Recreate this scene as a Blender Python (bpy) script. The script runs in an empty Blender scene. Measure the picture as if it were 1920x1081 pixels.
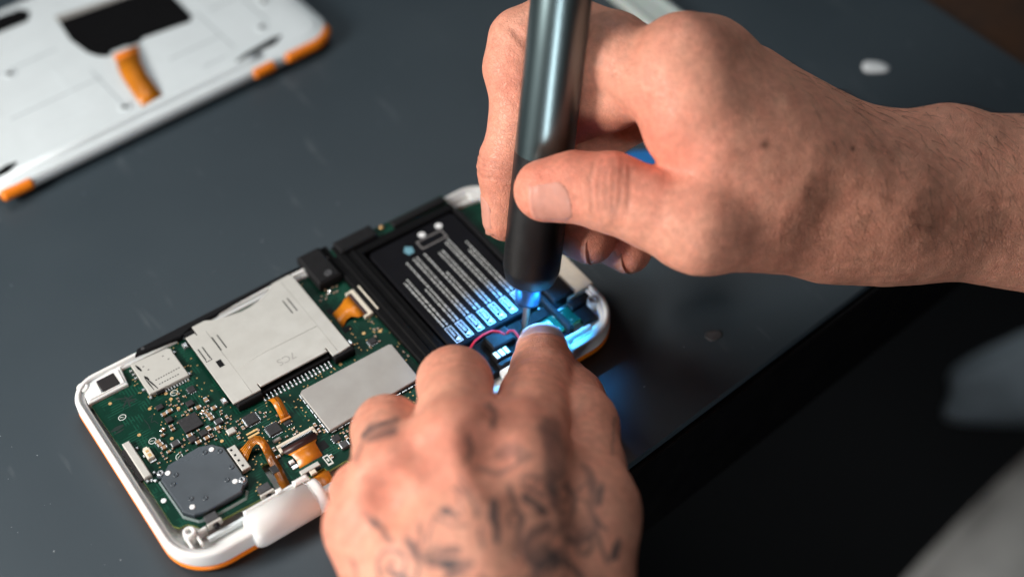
import bpy, bmesh, math, random
import numpy as np
from mathutils import Vector, Matrix

# ------------------------------------------------------------------ camera, world, lights, exposure
S = 0.001                                  # the scene is written in millimetres, built in metres
scn = bpy.context.scene
COL = scn.collection
random.seed(7)
rng = np.random.default_rng(7)

cam = bpy.data.cameras.new('camera')
cam_o = bpy.data.objects.new('camera', cam)
COL.objects.link(cam_o)
_r = Vector((0.81473947, -0.57955301, -0.01783)); _u = Vector((0.44157073, 0.60024666, 0.66687273)); _f = Vector((0.3757857, 0.55120074, -0.74495829))
m4 = Matrix(((_r.x, _u.x, -_f.x, -40.97*S), (_r.y, _u.y, -_f.y, -234.004*S), (_r.z, _u.z, -_f.z, 373.495*S), (0, 0, 0, 1)))
cam_o.matrix_world = m4
cam.lens = 50.0; cam.sensor_width = 36.0; cam.sensor_fit = 'HORIZONTAL'
cam.clip_start = 0.01; cam.clip_end = 50
cam.dof.use_dof = True
cam.dof.focus_distance = 0.452
cam.dof.aperture_fstop = 3.8
scn.camera = cam_o

world = bpy.data.worlds.new('World'); scn.world = world; world.use_nodes = True
bg = world.node_tree.nodes['Background']
bg.inputs[0].default_value = (0.55, 0.75, 1.0, 1); bg.inputs[1].default_value = 0.012

def area_light(name, loc, target, size, power, color, size_y=None, spread=180):
    l = bpy.data.lights.new(name, 'AREA'); l.energy = power; l.color = color
    l.spread = math.radians(spread); l.shape = 'RECTANGLE'; l.size = size; l.size_y = size_y or size
    o = bpy.data.objects.new(name, l); COL.objects.link(o)
    o.location = loc
    o.rotation_euler = (Vector(target) - Vector(loc)).to_track_quat('-Z', 'Y').to_euler()
    return o
# warm lamp low at the left, a weak soft box above it, a pale panel left of the camera, a ceiling panel behind the arm
area_light('key_softbox', (-0.36, 0.13, 0.27), (0.10, 0.03, 0.05), 0.17, 4.0, (1.0, 0.955, 0.91), 0.17)
area_light('top_softbox', (-0.216, 0.516, 0.788), (0.085, 0.055, 0.03), 0.30, 0.11, (1.0, 0.98, 0.95), 0.30, spread=40)
area_light('front_panel', (-0.50, -0.70, 0.12), (0.12, 0.03, 0.10), 0.20, 0.30, (0.95, 0.97, 1.0), 0.36, spread=46)
area_light('ceiling_panel', (0.42, 0.50, 1.05), (0.18, 0.05, 0.0), 0.6, 3.6, (0.92, 0.97, 1.0), 0.5)

scn.view_settings.view_transform = 'Standard'; scn.view_settings.look = 'None'
scn.view_settings.exposure = 0.0; scn.view_settings.gamma = 1.0
scn.view_settings.use_curve_mapping = False
scn.render.engine = 'CYCLES'
scn.cycles.use_denoising = True
scn.cycles.max_bounces = 8

# ------------------------------------------------------------------ materials
def mat(name, col, rough=0.5, metal=0.0, spec=0.5, vary=0.0, vscale=300.0, bump=0.0, bscale=800.0, rvary=0.0,
        trans=0.0, ior=1.45, coat=0.0, emit=None, estr=0.0, alpha=1.0, col2=None, sss=0.0, sss_r=(1, .4, .2), sss_s=0.002, thin=0.0):
    m = bpy.data.materials.new(name); m.use_nodes = True
    nt = m.node_tree; N = nt.nodes; L = nt.links
    b = N['Principled BSDF']
    b.inputs['Base Color'].default_value = (*col, 1)
    b.inputs['Roughness'].default_value = rough
    b.inputs['Metallic'].default_value = metal
    b.inputs['Specular IOR Level'].default_value = spec
    b.inputs['Transmission Weight'].default_value = trans
    b.inputs['IOR'].default_value = ior
    b.inputs['Coat Weight'].default_value = coat
    b.inputs['Alpha'].default_value = alpha
    if sss:
        b.inputs['Subsurface Weight'].default_value = sss
        b.inputs['Subsurface Radius'].default_value = sss_r
        b.inputs['Subsurface Scale'].default_value = sss_s
    if emit:
        b.inputs['Emission Color'].default_value = (*emit, 1); b.inputs['Emission Strength'].default_value = estr
    tc = N.new('ShaderNodeTexCoord')
    if vary or rvary:
        n = N.new('ShaderNodeTexNoise'); n.inputs['Scale'].default_value = vscale; n.inputs['Detail'].default_value = 6
        n.inputs['Roughness'].default_value = 0.6
        L.new(tc.outputs['Object'], n.inputs['Vector'])
        if vary:
            r = N.new('ShaderNodeMix'); r.data_type = 'RGBA'
            c2 = col2 or tuple(c*(1-vary) for c in col)
            r.inputs['A'].default_value = (*col, 1); r.inputs['B'].default_value = (*c2, 1)
            mr = N.new('ShaderNodeMapRange'); mr.inputs['From Min'].default_value = 0.35; mr.inputs['From Max'].default_value = 0.68
            L.new(n.outputs['Fac'], mr.inputs['Value']); L.new(mr.outputs['Result'], r.inputs['Factor'])
            L.new(r.outputs['Result'], b.inputs['Base Color'])
        if rvary:
            mr = N.new('ShaderNodeMapRange'); mr.inputs['From Min'].default_value = 0.3; mr.inputs['From Max'].default_value = 0.7
            mr.inputs['To Min'].default_value = max(0, rough-rvary); mr.inputs['To Max'].default_value = min(1, rough+rvary)
            L.new(n.outputs['Fac'], mr.inputs['Value']); L.new(mr.outputs['Result'], b.inputs['Roughness'])
    if bump:
        n2 = N.new('ShaderNodeTexNoise'); n2.inputs['Scale'].default_value = bscale; n2.inputs['Detail'].default_value = 4
        L.new(tc.outputs['Object'], n2.inputs['Vector'])
        bp = N.new('ShaderNodeBump'); bp.inputs['Strength'].default_value = bump; bp.inputs['Distance'].default_value = 0.0004
        L.new(n2.outputs['Fac'], bp.inputs['Height']); L.new(bp.outputs['Normal'], b.inputs['Normal'])
    return m

W = {}
W['white'] = mat('white_plastic', (0.80, 0.80, 0.78), 0.38, vary=0.06, vscale=90, rvary=0.1, bump=0.05, bscale=1500, sss=0.1, sss_s=0.001)
W['white2'] = mat('matte_white_plastic', (0.68, 0.74, 0.76), 0.5, vary=0.08, vscale=60, rvary=0.1, bump=0.05, bscale=1200)  # cool ambient light mixed into the white as a bluish tint
W['orange'] = mat('orange_plastic', (0.85, 0.22, 0.008), 0.4, vary=0.08, vscale=120)
W['black'] = mat('black_plastic', (0.009, 0.009, 0.010), 0.45, spec=0.12, rvary=0.12, vscale=250, bump=0.08, bscale=2500)
W['black2'] = mat('matte_black', (0.012, 0.012, 0.013), 0.6, spec=0.15, rvary=0.12, vscale=400, bump=0.1, bscale=3000)
W['foam_hole'] = mat('foam_and_hole_black', (0.015, 0.013, 0.014), 0.9, bump=0.3, bscale=4000)
W['chip'] = mat('chip_epoxy', (0.022, 0.021, 0.023), 0.5, vary=0.4, vscale=900, bump=0.1, bscale=5000)
W['chipgrey'] = mat('ferrite_grey', (0.055, 0.056, 0.06), 0.45, vary=0.3, vscale=700, bump=0.1, bscale=4000)
W['pcb'] = mat('solder_mask_green', (0.0015, 0.031, 0.018), 0.38, spec=0.13, vary=0.35, vscale=260, rvary=0.07, col2=(0.0015, 0.025, 0.015), bump=0.06, bscale=1800)
W['pcbedge'] = mat('board_edge_green', (0.24, 0.30, 0.08), 0.5, vary=0.4, vscale=800)
W['steel'] = mat('brushed_steel', (0.56, 0.545, 0.50), 0.45, metal=0.35, vary=0.07, vscale=160, rvary=0.08, bump=0.04, bscale=2200)
W['shield'] = mat('shield_steel', (0.40, 0.385, 0.36), 0.52, metal=0.35, vary=0.06, vscale=120, rvary=0.08, bump=0.05, bscale=3000)
W['tin'] = mat('solder_tin', (0.72, 0.74, 0.75), 0.25, metal=0.9, bump=0.15, bscale=2500)
W['gold'] = mat('gold_pad', (0.75, 0.47, 0.20), 0.35, metal=0.7, vary=0.2, vscale=2000)
W['ceramic'] = mat('capacitor_ceramic', (0.36, 0.215, 0.115), 0.5, vary=0.25, vscale=900)
W['amber'] = mat('polyimide_orange', (0.62, 0.20, 0.012), 0.3, vary=0.25, vscale=260, spec=0.6, bump=0.06, bscale=900)
W['amberdark'] = mat('polyimide_brown', (0.20, 0.065, 0.006), 0.22, vary=0.45, vscale=220, spec=0.7)
W['maroon'] = mat('stiffener_maroon', (0.045, 0.016, 0.014), 0.4, vary=0.25, vscale=700)
W['silk'] = mat('silkscreen_white', (0.62, 0.66, 0.62), 0.6)
W['markink'] = mat('marker_ink', (0.003, 0.016, 0.011), 0.42, vary=0.4, vscale=900)
W['whitedot'] = mat('white_rubber_dot', (0.85, 0.86, 0.86), 0.5)
W['beigeplastic'] = mat('ivory_plastic', (0.72, 0.66, 0.54), 0.45, vary=0.1, vscale=300)
W['clear'] = mat('smoky_film', (0.060, 0.075, 0.090), 0.30, vary=0.25, vscale=70, rvary=0.08, spec=0.55, bump=0.25, bscale=130)
W['film_edge'] = mat('clear_film_edge', (0.45, 0.55, 0.55), 0.15, trans=0.6)
W['batt'] = mat('battery_wrap', (0.006, 0.006, 0.008), 0.5, spec=0.08, vary=0.15, vscale=80, rvary=0.08, bump=0.03, bscale=800)
W['print'] = mat('label_print', (0.80, 0.82, 0.80), 0.6, vary=0.25, vscale=1500)
W['printgrey'] = mat('label_print_grey', (0.20, 0.19, 0.185), 0.6)
W['printblue'] = mat('label_print_blue', (0.18, 0.42, 0.52), 0.6, vary=0.4, vscale=1500)
W['redwire'] = mat('red_wire', (0.50, 0.005, 0.012), 0.4)
W['screwmetal'] = mat('screw_steel', (0.62, 0.64, 0.66), 0.28, metal=0.95)

def add_traces(m):
    # copper tracks under the solder mask: short runs at right angles, in patches
    nt = m.node_tree; N = nt.nodes; L = nt.links; b = N['Principled BSDF']; src = b.inputs['Base Color'].links[0].from_socket
    tc = N.new('ShaderNodeTexCoord'); fac = None
    for k, rot in enumerate((0.0, math.pi/2)):
        mp = N.new('ShaderNodeMapping'); mp.inputs['Rotation'].default_value = (0, 0, rot); mp.inputs['Location'].default_value = (.013*k, .007, 0)
        br = N.new('ShaderNodeTexBrick'); br.inputs['Scale'].default_value = 700; br.inputs['Mortar Size'].default_value = .16; br.inputs['Mortar Smooth'].default_value = .1
        br.inputs['Brick Width'].default_value = 9.0; br.inputs['Row Height'].default_value = .7
        br.inputs['Color1'].default_value = (0, 0, 0, 1); br.inputs['Color2'].default_value = (0, 0, 0, 1); br.inputs['Mortar'].default_value = (1, 1, 1, 1)
        ns = N.new('ShaderNodeTexNoise'); ns.inputs['Scale'].default_value = 130; ns.inputs['Detail'].default_value = 2
        mq = N.new('ShaderNodeMapping'); mq.inputs['Location'].default_value = (.3+k, .2, .1*k)
        L.new(tc.outputs['Object'], mp.inputs['Vector']); L.new(mp.outputs['Vector'], br.inputs['Vector']); L.new(tc.outputs['Object'], mq.inputs['Vector']); L.new(mq.outputs['Vector'], ns.inputs['Vector'])
        mr = N.new('ShaderNodeMapRange'); mr.inputs['From Min'].default_value = .54; mr.inputs['From Max'].default_value = .58; L.new(ns.outputs['Fac'], mr.inputs['Value'])
        mu = N.new('ShaderNodeMath'); mu.operation = 'MULTIPLY'; L.new(br.outputs['Color'], mu.inputs[0]); L.new(mr.outputs['Result'], mu.inputs[1])
        if fac is None: fac = mu
        else:
            mx = N.new('ShaderNodeMath'); mx.operation = 'MAXIMUM'; L.new(fac.outputs[0], mx.inputs[0]); L.new(mu.outputs[0], mx.inputs[1]); fac = mx
    x = N.new('ShaderNodeMix'); x.data_type = 'RGBA'; x.inputs['B'].default_value = (0.006, 0.060, 0.036, 1)
    L.new(fac.outputs[0], x.inputs['Factor']); L.new(src, x.inputs['A']); L.new(x.outputs['Result'], b.inputs['Base Color'])
add_traces(W['pcb'])

# work mat: rubbery slate grey with rubbed marks and faint scuffs
def mat_workmat():
    m = mat('work_mat_rubber', (0.022, 0.028, 0.033), 0.46, rvary=0.08, vscale=14, spec=0.5, bump=0.12, bscale=2600)
    nt = m.node_tree; N = nt.nodes; L = nt.links; b = N['Principled BSDF']
    tc = N.new('ShaderNodeTexCoord')
    n1 = N.new('ShaderNodeTexNoise'); n1.inputs['Scale'].default_value = 9; n1.inputs['Detail'].default_value = 8
    n2 = N.new('ShaderNodeTexNoise'); n2.inputs['Scale'].default_value = 45; n2.inputs['Detail'].default_value = 5; n2.inputs['Distortion'].default_value = 1.5
    mp = N.new('ShaderNodeMapping'); mp.inputs['Rotation'].default_value = (0, 0, 0.6); mp.inputs['Scale'].default_value = (3.0, 0.35, 1)
    n3 = N.new('ShaderNodeTexNoise'); n3.inputs['Scale'].default_value = 60; n3.inputs['Detail'].default_value = 3
    L.new(tc.outputs['Object'], n1.inputs['Vector']); L.new(tc.outputs['Object'], n2.inputs['Vector'])
    L.new(tc.outputs['Object'], mp.inputs['Vector']); L.new(mp.outputs['Vector'], n3.inputs['Vector'])
    r1 = N.new('ShaderNodeMapRange'); r1.inputs['From Min'].default_value = .35; r1.inputs['From Max'].default_value = .7
    L.new(n1.outputs['Fac'], r1.inputs['Value'])
    x1 = N.new('ShaderNodeMix'); x1.data_type = 'RGBA'
    x1.inputs['A'].default_value = (0.025, 0.038, 0.048, 1); x1.inputs['B'].default_value = (0.033, 0.048, 0.059, 1)
    L.new(r1.outputs['Result'], x1.inputs['Factor'])
    r2 = N.new('ShaderNodeMapRange'); r2.inputs['From Min'].default_value = .60; r2.inputs['From Max'].default_value = .82; r2.inputs['To Max'].default_value = .8
    L.new(n3.outputs['Fac'], r2.inputs['Value'])
    mu = N.new('ShaderNodeMath'); mu.operation = 'MULTIPLY'
    r3 = N.new('ShaderNodeMapRange'); r3.inputs['From Min'].default_value = .5; r3.inputs['From Max'].default_value = .65
    L.new(n2.outputs['Fac'], r3.inputs['Value']); L.new(r2.outputs['Result'], mu.inputs[0]); L.new(r3.outputs['Result'], mu.inputs[1])
    x2 = N.new('ShaderNodeMix'); x2.data_type = 'RGBA'; x2.inputs['B'].default_value = (0.11, 0.13, 0.14, 1)
    L.new(mu.outputs[0], x2.inputs['Factor']); L.new(x1.outputs['Result'], x2.inputs['A'])
    L.new(x2.outputs['Result'], b.inputs['Base Color'])
    return m
W['mat'] = mat_workmat()

# ------------------------------------------------------------------ mesh helpers (millimetres)
class MB:
    def __init__(s): s.v = []; s.f = []; s.mi = []; s.sm = []
    def add(s, V, Fs, mi=0, smooth=False):
        o = len(s.v); s.v += [tuple(map(float, p)) for p in V]
        for f in Fs: s.f.append([i+o for i in f]); s.mi.append(mi); s.sm.append(smooth)
        return s
    def box(s, x0, x1, y0, y1, z0, z1, mi=0, c=0.0):
        if c <= 0:
            V = [(x0,y0,z0),(x1,y0,z0),(x1,y1,z0),(x0,y1,z0),(x0,y0,z1),(x1,y0,z1),(x1,y1,z1),(x0,y1,z1)]
            return s.add(V, [(0,3,2,1),(4,5,6,7),(0,1,5,4),(1,2,6,5),(2,3,7,6),(3,0,4,7)], mi)
        V = [(x0,y0,z0),(x1,y0,z0),(x1,y1,z0),(x0,y1,z0),(x0,y0,z1-c),(x1,y0,z1-c),(x1,y1,z1-c),(x0,y1,z1-c),
             (x0+c,y0+c,z1),(x1-c,y0+c,z1),(x1-c,y1-c,z1),(x0+c,y1-c,z1)]
        return s.add(V, [(0,3,2,1),(0,1,5,4),(1,2,6,5),(2,3,7,6),(3,0,4,7),(4,5,9,8),(5,6,10,9),(6,7,11,10),(7,4,8,11),(8,9,10,11)], mi)
    def prism(s, poly, z0, z1, mi=0, side_mi=None, c=0.0):
        n = len(poly)
        a = sum(poly[i][0]*poly[(i+1)%n][1]-poly[(i+1)%n][0]*poly[i][1] for i in range(n))
        if a < 0: poly = poly[::-1]
        sm = mi if side_mi is None else side_mi
        if c > 0:
            top = inset(poly, c)
            V = [(x,y,z0) for x,y in poly]+[(x,y,z1-c) for x,y in poly]+[(x,y,z1) for x,y in top]
            s.add(V, [tuple(range(n))[::-1]], mi); o = len(s.v)-3*n
            for i in range(n):
                j = (i+1)%n
                s.f.append([o+i,o+j,o+n+j,o+n+i]); s.mi.append(sm); s.sm.append(False)
                s.f.append([o+n+i,o+n+j,o+2*n+j,o+2*n+i]); s.mi.append(mi); s.sm.append(False)
            s.f.append([o+2*n+i for i in range(n)]); s.mi.append(mi); s.sm.append(False)
            return s
        V = [(x,y,z0) for x,y in poly]+[(x,y,z1) for x,y in poly]
        s.add(V, [tuple(range(n))[::-1], tuple(range(n,2*n))], mi); o = len(s.v)-2*n
        for i in range(n):
            j = (i+1)%n; s.f.append([o+i,o+j,o+n+j,o+n+i]); s.mi.append(sm); s.sm.append(False)
        return s
    def lathe(s, prof, origin=(0,0,0), axis=(0,0,1), seg=32, mi=0, smooth=True, cap=True):
        """prof: list of (radius, distance along axis)"""
        ax = Vector(axis).normalized(); e1 = ax.orthogonal().normalized(); e2 = ax.cross(e1); O = Vector(origin)
        V = []
        for r, h in prof:
            for k in range(seg):
                a = 2*math.pi*k/seg; V.append(O+ax*h+(e1*math.cos(a)+e2*math.sin(a))*r)
        Fs = []
        for i in range(len(prof)-1):
            for k in range(seg):
                k2 = (k+1)%seg; Fs.append((i*seg+k, i*seg+k2, (i+1)*seg+k2, (i+1)*seg+k))
        s.add(V, Fs, mi, smooth)
        o = len(s.v)-len(V)
        if cap:
            s.f.append([o+k for k in range(seg)][::-1]); s.mi.append(mi); s.sm.append(False)
            b = o+(len(prof)-1)*seg; s.f.append([b+k for k in range(seg)]); s.mi.append(mi); s.sm.append(False)
        return s
    def cyl(s, x, y, z0, z1, r, seg=16, mi=0):
        return s.lathe([(r, z0), (r, z1)], (x, y, 0), (0, 0, 1), seg, mi)
    def tube(s, pts, r, seg=8, mi=0):
        P_ = [Vector(q) for q in pts]; V = []; Fs = []; n = len(P_)
        up = None
        for i, q in enumerate(P_):
            t = (P_[min(i+1,n-1)]-P_[max(i-1,0)]).normalized()
            e1 = t.orthogonal().normalized() if up is None else (up-t*up.dot(t)).normalized()
            up = e1; e2 = t.cross(e1)
            rr = r[i] if isinstance(r, (list, tuple)) else r
            for k in range(seg):
                a = 2*math.pi*k/seg; V.append(q+(e1*math.cos(a)+e2*math.sin(a))*rr)
        for i in range(n-1):
            for k in range(seg):
                k2 = (k+1)%seg; Fs.append((i*seg+k, i*seg+k2, (i+1)*seg+k2, (i+1)*seg+k))
        s.add(V, Fs, mi, True)
        o = len(s.v)-len(V)
        s.f.append([o+k for k in range(seg)][::-1]); s.mi.append(mi); s.sm.append(False)
        s.f.append([o+(n-1)*seg+k for k in range(seg)]); s.mi.append(mi); s.sm.append(False)
        return s
    def ribbon(s, rows, th=0.12, mi=0):
        """rows: list of (left point, right point); a thin strip with thickness"""
        n = len(rows); V = []
        for i, (a, b) in enumerate(rows):
            a = Vector(a); b = Vector(b)
            i0, i1 = max(i-1,0), min(i+1,n-1)
            t = (Vector(rows[i1][0])+Vector(rows[i1][1])-Vector(rows[i0][0])-Vector(rows[i0][1])).normalized()
            nn = (b-a).cross(t).normalized()
            if nn.z < 0 and abs(nn.z) > .05: nn = -nn
            V += [a, b, b-nn*th, a-nn*th]
        Fs = []
        for i in range(n-1):
            o, p_ = 4*i, 4*i+4
            for k in range(4):
                k2 = (k+1)%4; Fs.append((o+k, o+k2, p_+k2, p_+k))
        Fs += [(0,1,2,3)[::-1], tuple(4*(n-1)+k for k in range(4))]
        return s.add(V, Fs, mi, True)
    def loft(s, loops, mi=0, smooth=True, cap0=False, cap1=False):
        n = len(loops[0]); V = [p_ for l in loops for p_ in l]; Fs = []
        for i in range(len(loops)-1):
            for k in range(n):
                k2 = (k+1)%n; Fs.append((i*n+k, i*n+k2, (i+1)*n+k2, (i+1)*n+k))
        s.add(V, Fs, mi, smooth); o = len(s.v)-len(V)
        if cap0: s.f.append([o+k for k in range(n)][::-1]); s.mi.append(mi); s.sm.append(False)
        if cap1: s.f.append([o+(len(loops)-1)*n+k for k in range(n)]); s.mi.append(mi); s.sm.append(False)
        return s
    def mesh(s, name, mats, off=(0,0,0)):
        me = bpy.data.meshes.new(name)
        me.from_pydata([((x-off[0])*S, (y-off[1])*S, (z-off[2])*S) for x, y, z in s.v], [], s.f)
        for m_ in (mats if isinstance(mats, (list, tuple)) else [mats]): me.materials.append(W[m_] if isinstance(m_, str) else m_)
        me.polygons.foreach_set('material_index', s.mi); me.polygons.foreach_set('use_smooth', s.sm)
        bm = bmesh.new(); bm.from_mesh(me); bmesh.ops.recalc_face_normals(bm, faces=bm.faces); bm.to_mesh(me); bm.free()
        me.update(); return me
    def build(s, name, mats, parent=None, base=None):
        off = base if base is not None else (parent['_base'] if parent is not None else (0,0,0))
        o = bpy.data.objects.new(name, s.mesh(name, mats, off)); COL.objects.link(o)
        if parent is not None:
            o.parent = parent; o['_base'] = tuple(off)
        else:
            o.location = tuple(c*S for c in off); o['_base'] = tuple(off)
        return o

def inset(poly, d):
    n = len(poly); out = []
    for i in range(n):
        a, b, c = Vector(poly[i-1]), Vector(poly[i]), Vector(poly[(i+1)%n])
        t1 = (b-a).normalized(); t2 = (c-b).normalized()
        n1 = Vector((-t1.y, t1.x)); n2 = Vector((-t2.y, t2.x)); h = (n1+n2)
        h = h/(1+n1.dot(n2)+1e-6)
        out.append((b.x+h.x*d, b.y+h.y*d))
    return out

def rrect(x0, x1, y0, y1, r, off=0.0, seg=10):
    """rounded rectangle, r = (front-left, front-right, back-right, back-left); off insets it"""
    rr = r if isinstance(r, (tuple, list)) else (r,)*4
    C4 = [(x0+rr[0], y0+rr[0], 180), (x1-rr[1], y0+rr[1], 270), (x1-rr[2], y1-rr[2], 0), (x0+rr[3], y1-rr[3], 90)]
    out = []
    for (cx, cy, a0), q in zip(C4, rr):
        q2 = max(0.05, q-off)
        for k in range(seg+1):
            a = math.radians(a0+90*k/seg); out.append((cx+q2*math.cos(a), cy+q2*math.sin(a)))
    return out

def thing(name, label, cat, base, group=None, rotz=0.0):
    o = bpy.data.objects.new(name, None); COL.objects.link(o)
    o.empty_display_size = 0.01
    o.location = tuple(c*S for c in base); o.rotation_euler = (0, 0, rotz)
    o['_base'] = tuple(map(float, base)); o['label'] = label; o['category'] = cat
    if group: o['group'] = group
    return o
def tag(o, label=None, cat=None, kind=None, group=None):
    if label: o['label'] = label
    if cat: o['category'] = cat
    if kind: o['kind'] = kind
    if group: o['group'] = group
    return o
def copies(name, mesh, parent, spots):
    """alike small parts sharing one mesh; spots = (x, y, z, rotation in degrees) in scene millimetres"""
    b = parent['_base']; out = []
    for sp in spots:
        o = bpy.data.objects.new(name, mesh); COL.objects.link(o); o.parent = parent
        o.location = ((sp[0]-b[0])*S, (sp[1]-b[1])*S, (sp[2]-b[2])*S)
        o.rotation_euler = (0, 0, math.radians(sp[3] if len(sp) > 3 else 0)); out.append(o)
    return out
def text_mesh(body, size, mats, extrude=0.03):
    cu = bpy.data.curves.new('lettering', 'FONT'); cu.body = body; cu.size = size*S; cu.extrude = extrude*S
    cu.align_x = 'CENTER'; cu.align_y = 'CENTER'
    o = bpy.data.objects.new('lettering', cu); COL.objects.link(o)
    dg = bpy.context.evaluated_depsgraph_get(); dg.update()
    me = bpy.data.meshes.new_from_object(o.evaluated_get(dg)); me.materials.clear(); me.materials.append(W[mats])
    bpy.data.objects.remove(o); bpy.data.curves.remove(cu)
    return me
def put(name, me, parent, x, y, z, rot=0.0):
    o = bpy.data.objects.new(name, me); COL.objects.link(o); o.parent = parent; b = parent['_base']
    o.location = ((x-b[0])*S, (y-b[1])*S, (z-b[2])*S); o.rotation_euler = (0, 0, math.radians(rot)); return o

# ------------------------------------------------------------------ the setting: mat, table, floor
EDGE = lambda x, d=0.0: (x, -41+.0887*(x-134)-d)     # front edge of the table, a few degrees off the console's
o = MB().prism([EDGE(-420), EDGE(383), (386, EDGE(386)[1]+3), (386, 620), (-420, 620)], -2.0, 0.0, c=0.6).build('work_mat', 'mat'); tag(o, kind='structure')
W['wood'] = mat('brown_wood', (0.060, 0.024, 0.008), 0.5, vary=0.5, vscale=30, rvary=0.1)
W['tableblack'] = mat('black_table_edge', (0.003, 0.003, 0.0035), 0.6, spec=0.15, rvary=0.1, vscale=100)
W['floor'] = mat('dark_floor', (0.008, 0.008, 0.009), 0.6, vary=0.3, vscale=8)
o = MB().prism([EDGE(-450, -3), EDGE(470, -3), (470, 650), (-450, 650)], -42, -2.02).build('table', 'wood'); tag(o, kind='structure')
o = MB().prism([EDGE(-450, 2.5), EDGE(470, 2.5), EDGE(470, -2.9), EDGE(-450, -2.9)], -44, -2.3, c=0.6).build('table_edge', 'tableblack'); tag(o, kind='structure')
o = MB().box(-2500, 2500, -2500, 2500, -720, -700).build('floor', 'floor'); tag(o, kind='structure')

W['railblack'] = mat('frame_black', (0.005, 0.005, 0.0055), 0.55, spec=0.08, rvary=0.1, vscale=250)
# ------------------------------------------------------------------ opened handheld console
DEV = thing('handheld_console', 'opened white and orange handheld console with green circuit board lying on the grey mat', 'game console', (83, 43, 0))
RAD = (15, 15, 11, 10)
def dev_loop(off, z): return [(x, y, z) for x, y in rrect(0, 166, 0.6, 86.4, RAD, off)]
# orange back, white body ring with a stepped lip
MB().loft([dev_loop(4.5, 0.0), dev_loop(2.0, 0.2), dev_loop(0.7, 0.9), dev_loop(0.1, 2.0), dev_loop(-0.1, 3.7), dev_loop(2.2, 3.75)], cap0=True).build('back_shell', 'orange', DEV)
body = MB().loft([dev_loop(0.6, 3.78), dev_loop(0.12, 4.2), dev_loop(0.0, 5.0), dev_loop(0.05, 8.9), dev_loop(0.25, 9.6), dev_loop(0.7, 9.95), dev_loop(1.5, 10.0), dev_loop(1.75, 9.85),
                  dev_loop(1.8, 9.0), dev_loop(3.1, 8.95), dev_loop(3.3, 8.7), dev_loop(3.5, 5.2), dev_loop(20, 5.1)], cap1=True).build('body_shell', 'white', DEV)
# seam line running round the lip
MB().loft([dev_loop(2.30, 8.99), dev_loop(2.36, 9.03), dev_loop(2.50, 9.03), dev_loop(2.56, 8.99)]).build('seam', 'white2', body)
# screw boss and fin in the front left corner, lug in the back left corner
b = MB().lathe([(2.2, 5.2), (2.0, 9.6), (1.7, 9.9), (0.85, 9.9), (0.8, 7.5)], (8.2, 13.0, 0), seg=20, cap=False).build('screw_boss', 'white', DEV)
MB().box(10.2, 13.2, 11.6, 12.5, 5.2, 9.0, c=.2).box(6.2, 7.0, 8.0, 11.5, 5.2, 8.6, c=.2).box(9.2, 10.0, 7.6, 11.4, 5.2, 8.6, c=.2).build('rib', 'white', b)
MB().lathe([(2.0, 5), (2.0, 9.3), (1.8, 9.6), (0.8, 9.6), (0.75, 8)], (5.0, 83.2, 0), seg=20, cap=False).build('lug', 'white', DEV)
# circuit board with pale edge
PCBP = [(4.3, 75.5), (4.6, 60.7), (5.2, 35.3), (5.3, 19.0), (6.5, 17.2), (9.2, 16.8), (11.0, 14.6), (12.1, 12.6), (18.2, 12.2), (31.5, 11.7), (36.7, 11.5), (37.0, 14.0), (37.3, 22.0), (38.6, 22.6),
        (41.0, 21.8), (41.3, 10.5), (47.4, 10.4), (47.7, 9.3), (49.3, 9.3), (49.6, 10.3), (53.0, 10.2), (53.3, 8.4), (60.0, 8.6), (61, 6.5), (100, 7), (100, 84.2), (22, 84.2), (18.8, 83.3), (17.7, 75.6)]
board = MB().prism(PCBP, 7.0, 8.0, 0, 1).build('circuit_board', ['pcb', 'pcbedge'], DEV)
MB().box(100.5, 148, 82.5, 87.3, 6.6, 10.2).build('circuit_board', ['pcb'], DEV)
MB().prism([(149.5, 45), (163, 45), (163, 79), (149.5, 79)], 6.5, 7.8).build('circuit_board', ['pcb'], DEV)
# gold test pads, white rings, marker strokes
pm = MB().lathe([(0.62, 0), (0.6, 0.08), (0.25, 0.08), (0.2, 0.05)], seg=14, smooth=False).mesh('test_pad', 'gold')
copies('test_pad', pm, board, [(9.6, 72.8, 8), (26.4, 62.8, 8), (19.1, 63.3, 8), (26.7, 58.0, 8), (11.8, 55.8, 8), (19.6, 48.4, 8), (26.1, 65.8, 8), (32.0, 38.1, 8), (91.5, 49.5, 8), (100-3.5, 47, 8), (78.3, 42.6, 8), (63, 24, 8), (48, 25.5, 8)])
rm = MB().loft([[(1.35*math.cos(a), 1.15*math.sin(a), .03) for a in np.linspace(0, 2*math.pi, 24, False)], [(1.1*math.cos(a), .9*math.sin(a), .03) for a in np.linspace(0, 2*math.pi, 24, False)]]).tube([(-.6, .35, .03), (0, .1, .04), (.1, -.2, .04), (.6, -.3, .03)], .12, 4).mesh('silk_ring', 'silk')
copies('silk_ring', rm, board, [(28.4, 64.5, 8, 10), (10.4, 65.4, 8, 10), (18.3, 40.6, 8, 60), (14.2, 51.2, 8, 200)])
def stroke(mb, a, b, w, z=8.02):
    a = Vector((*a, 0)); b = Vector((*b, 0)); d = (b-a).normalized(); n = Vector((-d.y, d.x, 0))*w*.5
    mid = (a+b)/2
    mb.add([a+n*.3+Vector((0,0,z)), mid+n+Vector((0,0,z+.02)), b+n*.5+Vector((0,0,z)), b-n*.5+Vector((0,0,z)), mid-n+Vector((0,0,z+.02)), a-n*.3+Vector((0,0,z))], [(0,1,4,5), (1,2,3,4)])
mk = MB()
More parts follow.
